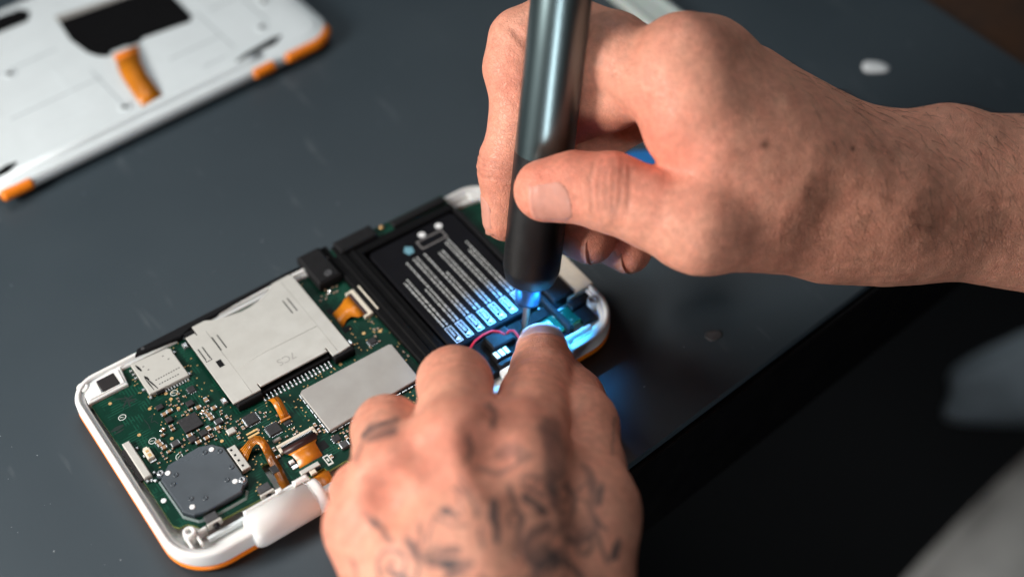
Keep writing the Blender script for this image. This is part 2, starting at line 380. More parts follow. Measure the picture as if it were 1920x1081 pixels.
for a, b_, w in [((10.8,73.9),(15,71.6),.7), ((14.2,71),(17.4,69.4),.8), ((12.1,68.6),(14.8,71.2),.7), ((14.8,71),(17.3,71.6),.6), ((14.6,73),(15.2,70.5),.7), ((14.9,70.8),(14.3,67.8),.8), ((13,71.8),(16.6,68.6),.6)]: stroke(mk, a, b_, w)
mk.build('marker_mark', 'markink', board)
mk = MB(); stroke(mk, (4.9,62.2), (9.4,62.4), 1.7); stroke(mk, (5.4,60.6), (8.9,60.9), .7); mk.build('marker_mark', 'markink', board)
mk = MB()
for a, b_ in [((15.7,60.8),(16.0,57.5)), ((16.0,57.8),(15.6,55.6)), ((18.9,60.6),(17.0,58.0)), ((17.0,58.0),(18.4,57.9)), ((18.2,58.2),(18.7,56.2)), ((16.9,60.2),(18.9,60.4))]: stroke(mk, a, b_, .35)
mk.build('marker_mark', 'markink', board)

# white corner bracket, a black plate standing for the shade in its square hole
cb = MB().prism([(3.6, 75.8), (17.6, 75.9), (18.6, 83.4), (21.6, 84.4), (15, 84.6), (7.5, 83.2), (4.2, 80)], 6.5, 9.3, c=.3).build('corner_bracket', 'white', DEV)
MB().loft([[(4.5,76.4,9.3),(17,76.5,9.3),(17.6,83,9.3),(7.6,82.6,9.3)], [(4.8,76.7,9.7),(16.8,76.8,9.7),(17.3,82.8,9.7),(8,82.4,9.7)], [(9.0,77.0,9.7),(15.8,77.1,9.7),(15.8,82.4,9.7),(9.4,82.4,9.7)], [(9.2,77.2,9.35),(15.6,77.3,9.35),(15.6,82.2,9.35),(9.6,82.2,9.35)]], smooth=False).build('rim', 'white', cb)
MB().box(9.6, 15.5, 76.9, 82.6, 9.3, 9.9, c=.25).build('hole_shade', 'foam_hole', cb)

# memory card slot: pressed steel with rows of holes and spring arms
sd = thing_part = MB().prism([(21.4, 67.4), (35.5, 67.2), (35.4, 78.6), (35.6, 80.8), (34.6, 81.8), (21.7, 82.6)], 8.0, 9.5, c=.18).build('memory_card_slot', 'steel', board)
hm = MB().box(-.28, .28, -.16, .16, 0, .03).mesh('slot_hole', 'black')
copies('slot_hole', hm, sd, [(25.8+.92*i, 71.6+.02*i, 9.5, 0) for i in range(10)] + [(26.0+.94*i, 69.4, 9.5, 0) for i in range(8)] + [(24.8, 79.2, 9.5), (25.6, 77.0, 9.5), (32.0, 79.4, 9.5), (33.0, 77.2, 9.5)])
mb = MB()
for a, b_, w in [((23.2,75.0),(24.7,68.0),.55), ((23.0,74.6),(23.4,68.2),.45), ((23.2,75.4),(23.9,73.0),.9), ((22.9,81.2),(23.5,77.8),.9)]: stroke(mb, a, b_, w, 9.52)
mb.build('spring_gap', 'black', sd)
tm = MB().box(-.45, .45, -.5, .5, 0, .9, c=.2).mesh('solder_tab', 'tin')
copies('solder_tab', tm, sd, [(20.8, 80.6, 8), (20.9, 78.8, 8), (20.8, 76.9, 8), (20.8, 71.0, 8), (21.3, 66.7, 8), (36.0, 68.2, 8), (36.1, 79.4, 8)])
pt = MB().box(-.22, .22, -.8, .5, 0, .45, c=.1).mesh('contact_pin', 'tin')
copies('contact_pin', pt, sd, [(26.6+1.0*i, 66.7, 8) for i in range(9)])
MB().box(23.6, 26.2, 66.4, 67.3, 8, 8.9).build('end_stop', 'black', sd)
# metal long connector and ivory plug on the left
lc = MB().box(5.6, 8.1, 38.4, 54.6, 8, 9.7, c=.3).build('edge_connector', 'steel', board)
copies('solder_tab', tm, lc, [(9.0, 51, 8), (9.2, 39.4, 8), (6.2, 37.6, 8), (7.4, 37.2, 8), (8.3, 36.4, 8)])
MB().box(4.4, 5.5, 39, 53, 7.5, 8.6).build('gasket', 'foam_hole', lc)
ip = MB().box(9.8, 12.0, 44.4, 48.6, 8, 9.6, c=.2).box(10.2, 11.6, 48.2, 49.4, 8, 9.2).build('ivory_plug', 'beigeplastic', board)
MB().box(10.4, 11.4, 44.9, 46.2, 9.6, 9.66).box(10.4, 11.4, 46.9, 47.8, 9.6, 9.66).build('plug_contact', 'gold', ip)
MB().box(9.9, 12.1, 43.3, 44.2, 8, 8.5, c=.15).box(9.1, 9.6, 46.5, 47.6, 8, 8.5, c=.1).build('solder_tab', 'tin', ip)

# ceramic capacitors with tinned ends, ferrites, chips
def cap_mesh(l, w, h, body='ceramic'):
    e = l*.22
    return MB().box(-l/2+e, l/2-e, -w/2, w/2, 0, h*.97, 0, c=.06).box(-l/2, -l/2+e, -w/2-.03, w/2+.03, 0, h, 1, c=.08).box(l/2-e, l/2, -w/2-.03, w/2+.03, 0, h, 1, c=.08).mesh('capacitor', [body, 'tin'])
cm1 = cap_mesh(2.0, 1.25, 1.0); cm2 = cap_mesh(1.5, .85, .8); cm3 = cap_mesh(1.0, .55, .5)
big = [(21.8,58.0,0),(23.8,58.2,0),(35.4,55.2,90),(31.9,54.0,0),(35.9,50.8,0),(33.3,49.2,0),(33.4,47.6,0),(30.7,44.5,90),(33.2,42.9,0),(28.6,41.5,0),(24.6,45.6,0),(25.7,41.6,0),(15.3,49.3,0),(15.5,47.8,0),(16.0,46.2,0)]
copies('capacitor', cm1, board, [(x, y, 8, r+random.uniform(-3, 3)) for x, y, r in big])
mid = [(21.5,52.5,0),(21.4,51.0,0),(18.6,52.8,20),(17.7,50.9,0),(29.6,54.7,0),(32.1,51.6,30),(32.9,50.6,0),(16.5,43.9,0),(37.6,45.2,90),(36.9,35.8,90),(58.9,25.7,90),(58.8,23.1,90),(39.8,38.3,90),(79.0,46.0,0),(64.5,15.6,90),(66.2,13.0,0),(68.5,15.9,0),(56.9,12.1,90),(43.7,25.1,90),(43.4,22.0,0)]
copies('capacitor', cm2, board, [(x, y, 8, r+random.uniform(-3, 3)) for x, y, r in mid])
small = [(28.1,60.2,90),(29.2,60.9,0),(30.4,60.9,0),(28.4,58.6,0),(28.3,59.6,0),(25.0,60.4,0),(26.0,60.6,0),(26.5,54.4,0),(27.5,54.4,0),(33.6,53.1,0),(34.5,52.6,90),(33.9,51.7,0),(36.0,35.6,90),(36.8,47.5,0),(37.7,47.0,90),(38.6,46.1,0),(37.2,48.6,0),(39.6,40.4,0),(47.2,40.7,90),(47.6,38.3,0),(48.4,39.6,0),(52.6,28.8,0),(53.4,28.2,0),(53.0,27.0,90),(51.8,26.6,0),(49.4,27.3,0),(50.4,27.8,90),(12.0,42.0,0),(14.4,45.0,90),(14.3,43.6,90),(14.5,42.2,0),
         (30.4,42.2,0),(31.3,42.2,0),(30.4,41.2,0),(31.3,41.2,0),(31.9,43.6,90),(70.6,17.2,0),(72.0,16.1,0),(75.0,17.4,0),(78.0,17.2,0),(81.5,17.3,0),(66.0,17.8,90),(60.3,22.0,90),(60.2,24.5,90),(89.0,70.2,0),(90.2,71.6,0),(91.6,72.4,30),(92.6,70.9,0),(93.5,73.4,0),(88.3,72.0,90),(95.2,48.6,90),(96.4,48.2,90),(97.9,34.6,90),(98.2,32.2,90),(93.9,45.8,90),(93.8,43.2,0),(90.0,43.0,90),(96.2,52.0,60)]
r4 = random.Random(4)
for cx, cy, sx, sy, n_c in [(31, 47, 7, 9, 26), (23, 47, 5, 6, 10), (38, 43, 3, 6, 9), (46, 36, 8, 5, 10), (70, 15, 9, 3, 22), (91, 72, 4, 4, 9), (63, 22, 2.5, 4, 6), (28, 60, 4, 3, 6)]:
    for _ in range(n_c): small.append((round(cx+r4.uniform(-sx, sx), 1), round(cy+r4.uniform(-sy, sy), 1), r4.choice((0, 90))))
taken = [(x, y) for x, y, r in big+mid]; kept = []
for x, y, r in small:
    if (24 < x < 30.3 and 46.8 < y < 53.2) or 60.5 < x < 96.5 and 19.5 < y < 40 or x < 31.5 and y < 39.6 or 41 < x < 46 and 37.5 < y < 42.2 or 45 < x < 49.8 and 29.8 < y < 34.5: continue
    if 40.8 < x and 43 < y and x < 85 or any(abs(x-a_) < 1.15 and abs(y-b_) < 1.0 for a_, b_ in taken): continue
    taken.append((x, y)); kept.append((x, y, r))
copies('capacitor', cm3, board, [(x, y, 8, r+random.uniform(-6, 6)) for x, y, r in kept])
def ferrite(x, y, sx, sy, h, m_='chip', tabs=False):
    o = MB().box(x-sx/2, x+sx/2, y-sy/2, y+sy/2, 8, 8+h, c=.18).build('ferrite', m_, board)
    if tabs: MB().box(x-sx/2-.25, x-sx/2+.25, y-sy/2+.2, y+sy/2-.2, 8, 8+h*.9, c=.1).box(x+sx/2-.25, x+sx/2+.25, y-sy/2+.2, y+sy/2-.2, 8, 8+h*.9, c=.1).build('tinned_end', 'tin', o)
for a in [(30.5,57.0,2.4,2.2,1.1), (22.1,55.1,2.2,2.2,1.1), (34.6,45.0,2.3,2.1,1.2,'chipgrey',True), (28.6,43.8,2.3,2.3,1.2), (24.7,43.6,2.3,2.3,1.2), (19.5,45.3,2.4,2.2,1.2,'chipgrey',True), (62.4,13.4,2.5,2.5,1.3,'chipgrey',True), (21.9,61.6,2.3,2.0,.8)]: ferrite(*a)
def chip(x, y, sx, sy, h=.9, legs=(), dot=True):
    o = MB().box(x-sx/2, x+sx/2, y-sy/2, y+sy/2, 8.02, 8.02+h, c=.12).build('chip', 'chip', board)
    lg = MB()
    for side in legs:
        n = 7 if sx > 3 else 3
        for i in range(n):
            t = (i-(n-1)/2)/(n)*(sx if side in 'fb' else sy)*.95
            if side == 'f': lg.box(x+t-.14, x+t+.14, y-sy/2-.45, y-sy/2+.05, 8, 8.25)
            if side == 'b': lg.box(x+t-.14, x+t+.14, y+sy/2-.05, y+sy/2+.45, 8, 8.25)
            if side == 'l': lg.box(x-sx/2-.45, x-sx/2+.05, y+t-.14, y+t+.14, 8, 8.25)
            if side == 'r': lg.box(x+sx/2-.05, x+sx/2+.45, y+t-.14, y+t+.14, 8, 8.25)
    if lg.v: lg.build('leads', 'tin', o)
    if dot: MB().cyl(x-sx*.33, y+sy*.33, 8.02+h, 8.04+h, .22, 10).build('pin_mark', 'chipgrey', o)
    return o
chip(27.1, 50.0, 6.2, 6.0, .9)
chip(43.6, 39.9, 4.2, 4.2, .8, 'flr')
chip(47.4, 32.2, 4.2, 4.2, .8, 'flb')
chip(33.5, 62.2, 2.4, 2.6, .6, 'lf', False)
chip(91.8, 44.5, 2.6, 2.4, .8, 'fl', False)
chip(61.7, 17.2, 2.4, 2.6, .8, 'lf', False)
chip(52.3, 31.8, 2.4, 1.4, .7, 'f', False)
chip(40.0, 18.4, 2.2, 3.0, .8, 'f', False)
MB().box(40.9, 41.4, 38.2, 41.4, 8, 8.5, c=.1).build('tinned_strip', 'tin', board)
MB().box(34.7, 37.5, 38.2, 40.5, 8, 9.0, c=.25).build('crystal', 'steel', board)
MB().box(44.9, 47.6, 27.3, 28.5, 8, 8.9, c=.35).build('crystal', 'shield', board)
MB().box(39.4, 43.4, 35.1, 35.8, 8, 8.25).build('gold_strip', 'gold', board); MB().box(39.2, 43.2, 33.7, 34.4, 8, 8.25).build('gold_strip', 'gold', board)
# solder dots too small to pick apart
mb = MB()
for i in range(1000):
    x, y = random.uniform(6, 99), random.uniform(13, 83)
    if 40.5 < x < 85 and 43 < y < 86 or 60.5 < x < 96.5 and 19.5 < y < 40 or 8 < x < 31.5 and 13 < y < 39.5 or 21 < x < 36 and 67 < y < 83 or x < 19 and y > 44 or x < 10 or (x > 86 and y > 56) or 37 < x < 59 and y < 22: continue
    if random.random() < .55: mb.box(x-.14, x+.14, y-.2, y+.2, 8, 8.12)
    else: mb.box(x-.26, x+.26, y-.13, y+.13, 8, 8.2)
tag(mb.build('solder_dots', 'gold', board), kind='stuff')

# round pad module under a smoky film
pad = MB().prism([(13.9,38.6),(24.6,39.2),(28.6,37.6),(31.0,34.3),(30.9,21.5),(29.4,18.0),(27.6,16.2),(16.0,16.0),(12.0,17.2),(9.8,20.2),(9.5,34.8)], 8.0, 10.0, c=.35).build('slide_pad_module', 'clear', DEV)
MB().loft([[(8.7,35.6,8.05),(9.0,19.3,8.05),(12.2,15.0,8.05),(16,13.9,8.05),(28.0,13.9,8.05),(29.9,16.4,8.05)], [(9.2,35.4,8.7),(9.5,19.7,8.7),(12.5,15.5,8.7),(16,14.5,8.7),(27.7,14.5,8.7),(29.3,16.7,8.7)]], smooth=False).build('film_skirt', 'film_edge', pad)
dm = MB().lathe([(.86, 0), (.86, .18), (.7, .28)], seg=18).mesh('white_dot', 'whitedot')
copies('white_dot', dm, pad, [(27.5, 35.6, 10.0), (12.4, 35.6, 10.0), (27.8, 20.6, 10.0), (12.9, 20.0, 10.0)])
copies('white_dot', dm, board, [(7.1, 28.6, 8)])
bmh = MB().lathe([(.9, 0), (.85, .18), (.5, .3), (.45, .12)], seg=16).mesh('dimple', 'clear')
copies('dimple', bmh, pad, [(25.2, 35.9, 10.0), (29.2, 33.5, 10.0), (14.0, 33.6, 10.0), (11.8, 31.0, 10.0), (13.8, 23.0, 10.0), (17.5, 20.6, 10.0), (26.0, 22.6, 10.0), (29.4, 26.0, 10.0)])
def screw(x, y, z, parent, r=1.15, m_='screwmetal'):
    o = MB().lathe([(r, z), (r, z+.35), (r*.75, z+.6), (.45, z+.62), (.35, z+.25)], (x, y, 0), seg=18).build('screw', m_, parent)
    MB().box(x-.62, x+.62, y-.14, y+.14, z+.6, z+.66).box(x-.14, x+.14, y-.62, y+.62, z+.601, z+.662).build('cross_slot', 'black', o)
screw(10.6, 37.3, 9.4, DEV); screw(29.7, 19.6, 10.2, DEV)
MB().cyl(10.6, 37.3, 8, 9.4, 1.4).cyl(29.7, 19.6, 8, 10.2, 1.6).build('screw_post', 'clear', pad)
# steel plug of the pad with four holes, orange fan of traces and the brown ribbon to the hinge
pl = MB().box(31.5, 34.4, 23.0, 33.4, 8, 9.7, c=.2).build('ribbon_plug', 'steel', board)
hm4 = MB().box(-.35, .35, -.4, .4, 0, .03).mesh('plug_hole', 'black'); copies('plug_hole', hm4, pl, [(32.4, 32.0, 9.7), (32.5, 29.6, 9.7), (32.5, 27.2, 9.7), (32.6, 24.7, 9.7)])
rb = MB().ribbon([((34.4, 31.0, 9.0), (34.4, 25.6, 9.0)), ((36.2, 31.0, 9.8), (36.0, 27.0, 9.6)), ((38.6, 31.2, 11.2), (38.2, 28.4, 10.6)), ((40.4, 30.9, 12.0), (39.6, 28.4, 11.3)), ((41.8, 29.7, 12.1), (40.2, 27.5, 11.4)), ((42.6, 27.6, 11.5), (40.2, 26.0, 10.9)), ((42.6, 25.0, 10.3), (40.0, 24.2, 9.8))]).build('ribbon_cable', 'amber', DEV)
for i in range(5):
    t = (i+.5)/5
    MB().tube([(34.4, 25.9+t*4.8, 9.06), (36.1, 27.2+t*3.6, 9.75), (38.4, 28.5+t*2.6, 10.78+t*.5), (40.0, 28.5+t*2.3, 11.5+t*.6), (41.0+t*.7, 27.6+t*2, 11.6+t*.6)], .09, 5).build('trace', 'amberdark', rb)
MB().ribbon([((42.6, 25.0, 10.3), (40.0, 24.2, 9.8)), ((42.7, 22.4, 9.0), (39.7, 22.4, 8.9)), ((42.4, 18, 8.6), (39.3, 18, 8.6)), ((41.7, 13.5, 8.6), (38.6, 13.7, 8.6)), ((41.2, 10.5, 8.8), (38.1, 10.7, 8.8)), ((40.9, 9.0, 9.6), (37.8, 9.2, 9.6))], .15).build('ribbon_cable', 'amberdark', DEV)
# arched orange cable
rows = []
for i in range(11):
    t = i/10; a = math.pi*t
    y = 43.4-9.6*t; z = 8.4+3.6*math.sin(a)**.8 if 0 < t < 1 else 8.5
    rows.append(((51.4-.4*t, y, z), (54.4-.5*t, y-.3, z)))
ar = MB().ribbon(rows, .2).build('ribbon_cable', 'amber', DEV)
MB().ribbon([((a[0]*.48+b_[0]*.52, a[1]*.5+b_[1]*.5, a[2]+.03), (a[0]*.38+b_[0]*.62, a[1]*.5+b_[1]*.5, b_[2]+.03)) for a, b_ in rows], .04).build('trace', 'amberdark', ar)
MB().box(50.8, 54.3, 33.0, 34.2, 8, 8.7, c=.15).build('cable_end', 'amber', ar)
# two flat-cable sockets with their orange cables
sk = MB().box(44.6, 57.9, 24.2, 25.3, 8, 9.5, c=.15).box(44.6, 45.6, 22.3, 24.2, 8, 9.2, c=.15).box(56.9, 57.9, 22.3, 24.2, 8, 9.2, c=.15).build('cable_socket', 'beigeplastic', board)
MB().box(45.6, 56.9, 22.6, 24.15, 8, 9.3, c=.2).build('latch', 'black', sk)
cm_ = MB().box(-.12, .12, -.2, .2, 0, .05).mesh('contact', 'tin'); copies('contact', cm_, sk, [(46.0+.5*i, 24.0, 9.3) for i in range(22)])
MB().ribbon([((45.4, 22.9, 9.35), (57.2, 22.9, 9.35)), ((45.4, 21.4, 9.2), (57.2, 21.4, 9.2)), ((46.2, 20.4, 9.0), (56.4, 20.4, 9.0))], .25).build('stiffener', 'maroon', sk)
MB().ribbon([((46.2, 20.4, 9.02), (56.4, 20.4, 9.02)), ((47.0, 19.4, 9.0), (55.4, 19.4, 9.0)), ((47.2, 17, 8.9), (55.1, 17, 8.9)), ((46.8, 14.9, 8.5), (55.0, 14.9, 8.5)), ((46.6, 14.1, 7.6), (55.0, 14.1, 7.6))], .15).build('ribbon_cable', 'amber', DEV)
MB().box(55.6, 58.4, 16.0, 19.4, 8.0, 8.05).build('board_opening', 'black', board)
MB().box(44.4, 46.2, 16.0, 18.6, 8.0, 8.04).build('board_opening', 'black', board)
MB().box(45.0, 46.6, 17.0, 18.3, 8, 9.0, c=.2).build('locating_peg', 'white', board); MB().box(44.8, 46.9, 15.0, 16.4, 8, 8.4, c=.1).build('solder_pad', 'tin', board)
s2 = MB().box(97.0, 98.4, 54.4, 67.6, 8, 9.6, c=.15).box(95.2, 97.0, 66.6, 67.6, 8, 9.3, c=.1).box(95.2, 97.0, 54.4, 55.4, 8, 9.3, c=.1).build('cable_socket', 'beigeplastic', board)
MB().box(95.4, 96.95, 55.4, 66.6, 8, 9.4, c=.2).build('latch', 'maroon', s2)
MB().ribbon([((95.6, 66.0, 9.45), (95.6, 55.2, 9.45)), ((93.4, 65.4, 9.2), (93.4, 55.8, 9.2)), ((91.6, 64.2, 9.1), (91.6, 57.6, 9.1)), ((89.6, 63.4, 8.9), (89.6, 57.4, 8.9)), ((87.8, 63.1, 8.4), (87.4, 56.0, 8.4)), ((86.8, 63.1, 7.6), (86.6, 55.8, 7.6))], .15).build('ribbon_cable', 'amber', DEV)
MB().box(86.2, 88.4, 63.3, 66, 8.0, 8.05).build('board_opening', 'black', board); MB().box(86.4, 89.6, 53.2, 55.4, 8.0, 8.05).build('board_opening', 'black', board)
# ribbon running down into the hinge
MB().ribbon([((47.2, 10.2, 7.2), (53.0, 10.2, 7.2)), ((47.2, 8.6, 8.0), (53.6, 8.6, 8.0)), ((47.0, 6, 8.4), (53.2, 6, 8.4)), ((46.8, 3.2, 8.0), (52.8, 3.2, 8.0)), ((46.7, 1.0, 6.4), (52.6, 1.0, 6.4))], .2).build('ribbon_cable', 'amber', DEV)
MB().ribbon([((45.0, 4.8, 7.6), (47.4, 4.8, 7.6)), ((45.0, 2.6, 7.2), (47.4, 2.6, 7.2)), ((45.0, 0.6, 6.0), (47.4, 0.6, 6.0))], .2).build('ribbon_cable', 'amberdark', DEV)
# slide switch, silkscreen box and two side buttons
sw = MB().box(45.8, 52.4, 11.2, 12.9, 8, 9.1, c=.15).build('slide_switch', 'steel', board)
MB().box(46.5, 48.0, 10.5, 11.2, 8, 8.8).box(50.6, 52.0, 10.5, 11.2, 8, 8.8).build('switch_gap', 'black', sw); MB().box(48.3, 50.3, 9.6, 11.2, 8, 8.9, c=.15).build('slider', 'beigeplastic', sw)
sb = MB()
for a in [(54.5,56.5,13.5,14.0),(54.5,56.4,9.9,10.6),(54.5,54.9,10.6,13.5),(56.1,56.5,10.6,13.5),(55.2,55.8,11.4,12.7)]: sb.box(*a, 8, 8.03)
sb.build('silk_box', 'silk', board)
def side_button(x, y):
    o = MB().box(x-2.0, x+2.0, y-.3, y+2.6, 8, 10.0, c=.2).build('side_button', 'chipgrey', board)
    MB().box(x-2.4, x+2.3, y-1.3, y-.32, 7.6, 9.9, c=.2).build('button_frame', 'steel', o)
    MB().lathe([(.95, 0), (.95, 1.2), (.7, 1.5)], (x+.1, y-1.3, 8.8), (0, -1, 0), 18).build('plunger', 'black', o)
    MB().box(x-1.5, x-1.1, y+2.8, y+3.5, 8, 8.2).box(x-.8, x-.4, y+2.8, y+3.5, 8, 8.2).build('gold_tab', 'gold', o)
side_button(33.9, 12.2); side_button(15.9, 12.4)
# grey inner wall and white front hinge
MB().box(12, 37, 8.6, 9.6, 5.2, 7.4).build('inner_wall', 'white2', DEV)
def hinge(x0, x1, flip=False):
    y0, z0, r = 3.6, 6.3, 5.7
    e = 4.2
    prof = [(.2, 0), (3.2, .12), (4.5, .6), (5.2, 1.5), (5.6, 2.8), (r, 4.2), (r, x1-x0)]
    if flip: o = MB().lathe([(a, -h) for a, h in prof], (x1, y0, z0), (1, 0, 0), 40).build('hinge_barrel', 'white', DEV)
    else: o = MB().lathe(prof, (x0, y0, z0), (1, 0, 0), 40).build('hinge_barrel', 'white', DEV)
    return o
hb = hinge(22.6, 44.6)
MB().lathe([(5.0, 44.6), (5.4, 44.7), (5.45, 47.2), (5.2, 48.2), (4.3, 48.3)], (0, 3.6, 6.3), (1, 0, 0), 40, cap=False).build('hinge_sleeve', 'white', DEV)
MB().box(24.5, 46.5, 8.2, 9.8, 6.0, 10.2, c=.6).box(41.5, 46.5, 7.2, 9.3, 9.0, 12.0, c=.6).box(36.0, 38.0, 8.6, 10.4, 8.0, 10.6, c=.3).build('hinge_saddle', 'white', DEV)
MB().tube([(24.2, 7.4, 10.9), (28, 8.0, 11.2), (36, 8.2, 11.1), (43.8, 8.0, 11.1), (44.4, 5, 12.5), (44.45, 1.5, 12.3), (44.4, -1.2, 10.3)], .09, 5).build('hinge_seam', 'white2', hb)
hinge(119, 143.6, True)
MB().box(48.4, 119, 0.75, 3.0, 5.0, 8.5, c=.4).build('front_rail', 'white', DEV)

# game card slot: cream steel lid with a thumb arc, on a black frame
arc = [(49.8,83.5), (52.4,81.9), (55.4,80.9), (58.6,80.2), (62,79.7), (65.4,79.8), (68.6,80.4), (71.4,81.5), (74.0,82.8), (76.4,84.7)]
lidp = [(41.2,80.4), (44.6,80.4), (44.7,79.2), (45.1,79.2), (45.1,83.4)] + arc + [(83.0,84.9), (83.8,84.2), (84.0,45.0), (80,44.6), (77.0,44.6), (77.0,48.8), (76.5,48.8), (76.5,47.4), (51.6,47.4), (51.5,48.9), (51.1,48.9), (51.1,46.3), (41.1,46.4)]
MB().box(41.6, 83.6, 48.2, 79, 8.0, 10.7).box(42, 51, 44.9, 48.1, 8, 10.9, c=.3).box(77.1, 84.6, 43.4, 48.1, 8, 10.9, c=.3).box(41.6, 48, 79.1, 83, 8, 10.7).box(77, 83.4, 79.1, 84.2, 8, 10.7).build('card_slot_frame', 'black', DEV)
lid = MB().prism(lidp, 10.95, 11.5, c=.12).build('card_slot_lid', 'steel', DEV)
gp = [((50.3,75.3),(50.4,68.4)), ((48.4,75.4),(48.6,68.4)), ((77.3,75.6),(77.4,68.7)), ((75.5,75.5),(75.6,68.6)), ((42.3,73.4),(42.3,67.7)), ((43.9,73.5),(43.9,67.6))]
for a, b_ in gp: MB().box(a[0]-.2, a[0]+.2, b_[1], a[1], 11.5, 11.515).build('slit', 'black', lid)
MB().box(44.5, 46.4, 62.1, 65.3, 11.5, 11.515).build('slit', 'black', lid)
mb = MB(); mb.box(42.0, 44.2, 66.7, 66.95, 11.5, 11.513).box(42.0, 42.25, 66.95, 67.6, 11.5, 11.512).box(43.95, 44.2, 66.95, 67.6, 11.5, 11.512); mb.build('slit', 'black', lid)
for pts in ([(48.0, 79, 11.5), (48.2, 57, 11.5), (48.1, 47, 11.5)], [(79.2, 83.5, 11.5), (79.4, 60, 11.5), (79.3, 45.5, 11.5)], [(49, 58.5, 11.5), (60, 59.2, 11.5), (79, 58.8, 11.5)]):
    MB().tube(pts, .07, 5).build('pressed_line', 'shield', lid)
put('stamped_lettering', text_mesh('7CS', 4.0, 'shield', .02), lid, 64.0, 52.6, 11.515, 180)
pinm = MB().box(-.28, .28, -1.0, .2, 0, .35, c=.12).box(-.2, .2, .2, 1.5, .35, .8, c=.1).mesh('contact_pin', 'tin')
copies('contact_pin', pinm, DEV, [(50.9+1.44*i, 44.6-.03*i, 8) for i in range(18)])
MB().box(51.4, 76.6, 46.0, 48.1, 8.1, 9.6, c=.2).build('pin_comb', 'black', DEV)
copies('solder_lug', MB().box(-.9, .9, -1.2, 1.2, 0, 1.4, c=.4).mesh('solder_lug', 'tin'), DEV, [(39.9, 51.2, 8), (40.2, 79.6, 8), (85.2, 48, 8)])
bz = MB().prism([(24.4,84.6), (40.6,82.9), (45,84.2), (84,85.8), (88.6,87.2), (84,87.6), (26.4,86.9)], 6.8, 10.35, c=.4).build('card_slot_bezel', 'black', DEV)
MB().cyl(27.8, 85.6, 10.35, 10.5, .6).build('bezel_screw', 'chipgrey', bz)
# steel shield can with its pierced skirt
sh = MB().prism([(61.2,20.2), (95.6,21.2), (95.9,38.6), (95.0,39.2), (62,39.5), (61.0,38.6)], 8.9, 9.8, c=.2).build('shield_can', 'shield', DEV)
sk_ = MB()
for i in range(14): sk_.box(61.6+2.42*i, 63.4+2.42*i, 19.75+.03*i, 20.05+.03*i, 8, 8.8)
for i in range(8): sk_.box(60.55, 60.85, 20.6+2.35*i, 22.4+2.35*i, 8, 8.8)
sk_.build('skirt', 'tin', sh)
MB().box(61.3, 95.6, 20.4, 39.2, 8.0, 8.9).build('can_wall', 'black', sh)

# black camera module, middle frame, battery bay
cmod = MB().box(89.2, 98.0, 74.2, 90.0, 8, 12.2, c=.7).build('camera_module', 'black2', DEV)
MB().lathe([(1.5, 12.2), (1.4, 12.45), (.9, 12.45), (.7, 12.3)], (94.4, 76.8, 0), seg=20).build('lens_ring', 'chipgrey', cmod)
mf = MB().prism([(99.6,8.5), (109.8,8.5), (109.8,79.2), (148.4,78.6), (148.4,82.4), (101,83.8), (101,90.5), (98.6,90.5), (98.6,70)], 5.2, 10.4, c=.5).build('middle_frame', 'railblack', DEV)
MB().box(101.6, 104.6, 9, 88, 10.4, 11.1, c=.5).box(106.6, 108.0, 9, 86, 10.4, 10.8, c=.3).build('frame_rail', 'railblack', mf)
MB().box(99.9, 100.5, 53.9, 66.9, 10.4, 10.75, c=.1).build('frame_strip', 'beigeplastic', mf)
MB().box(103, 118, 82.6, 88.6, 8, 12.2, c=.5).box(125, 147, 82.8, 86.4, 8, 11.6, c=.6).build('trigger_housing', 'black2', DEV)
copies('test_pad', MB().lathe([(.9, 0), (.8, .7), (.4, .9)], seg=12).mesh('solder_bead', 'gold'), DEV, [(121.5, 86.0, 10.2), (148.8, 84.2, 8)])
MB().prism([(147.4,9),(149.4,9),(149.4,79),(147.4,79)], 5.2, 10.2, c=.4).build('bay_wall', 'black', DEV)
cwb = MB().prism([(149.4,80.2),(156,80.4),(157,84),(160,82),(163,78),(163,72),(160,72),(159,78),(154,79)], 6, 9.4, c=.3).build('corner_bracket', 'white', DEV)
bt = MB().loft([[(x, y, z) for x, y in rrect(110.6, 147.0, 24.2, 78.4, 2.5, o_, 5)] for o_, z in [(.4, 5.2), (0, 6.0), (0, 9.2), (.25, 9.75), (.9, 10.0)]], cap1=True).build('battery', 'batt', DEV)
# battery print: warning boxes at the foot of each column, word-like bars above
dk = MB().cyl(138.6, 75.0, 10, 10.03, 1.35, 20).build('white_dot', 'whitedot', bt); MB().cyl(131.3, 74.8, 10, 10.03, 1.35, 20).build('white_dot', 'whitedot', bt)
def frame(mb, x0, x1, y0, y1, w, z=10.0):
    mb.box(x0, x1, y0, y0+w, z, z+.03).box(x0, x1, y1-w, y1, z, z+.03).box(x0, x0+w, y0+w, y1-w, z, z+.03).box(x1-w, x1, y0+w, y1-w, z, z+.03)
mb = MB(); frame(mb, 127.6, 138.4, 68.6, 73.0, .55); mb.build('printed_frame', 'printgrey', bt)
mb = MB(); mb.prism([(121.6,71.4),(123.2,73.4),(125.4,71.9),(124.6,69.2),(122.3,69.2)], 10, 10.03); mb.build('printed_mark', 'printblue', bt)
cols = [(114.9, 59.2, (58.8, 59.6)), (119.1, 66.2, (52.5, 66.4, )), (123.5, 66.8, (66.5, 66.8)), (128.0, 66.8, (66.6, 55.2)), (132.5, 64.5, (64.2, 64.6)), (137.1, 67.2, (66.8, 67.3)), (141.7, 62.8, (58.5, 62.8))]
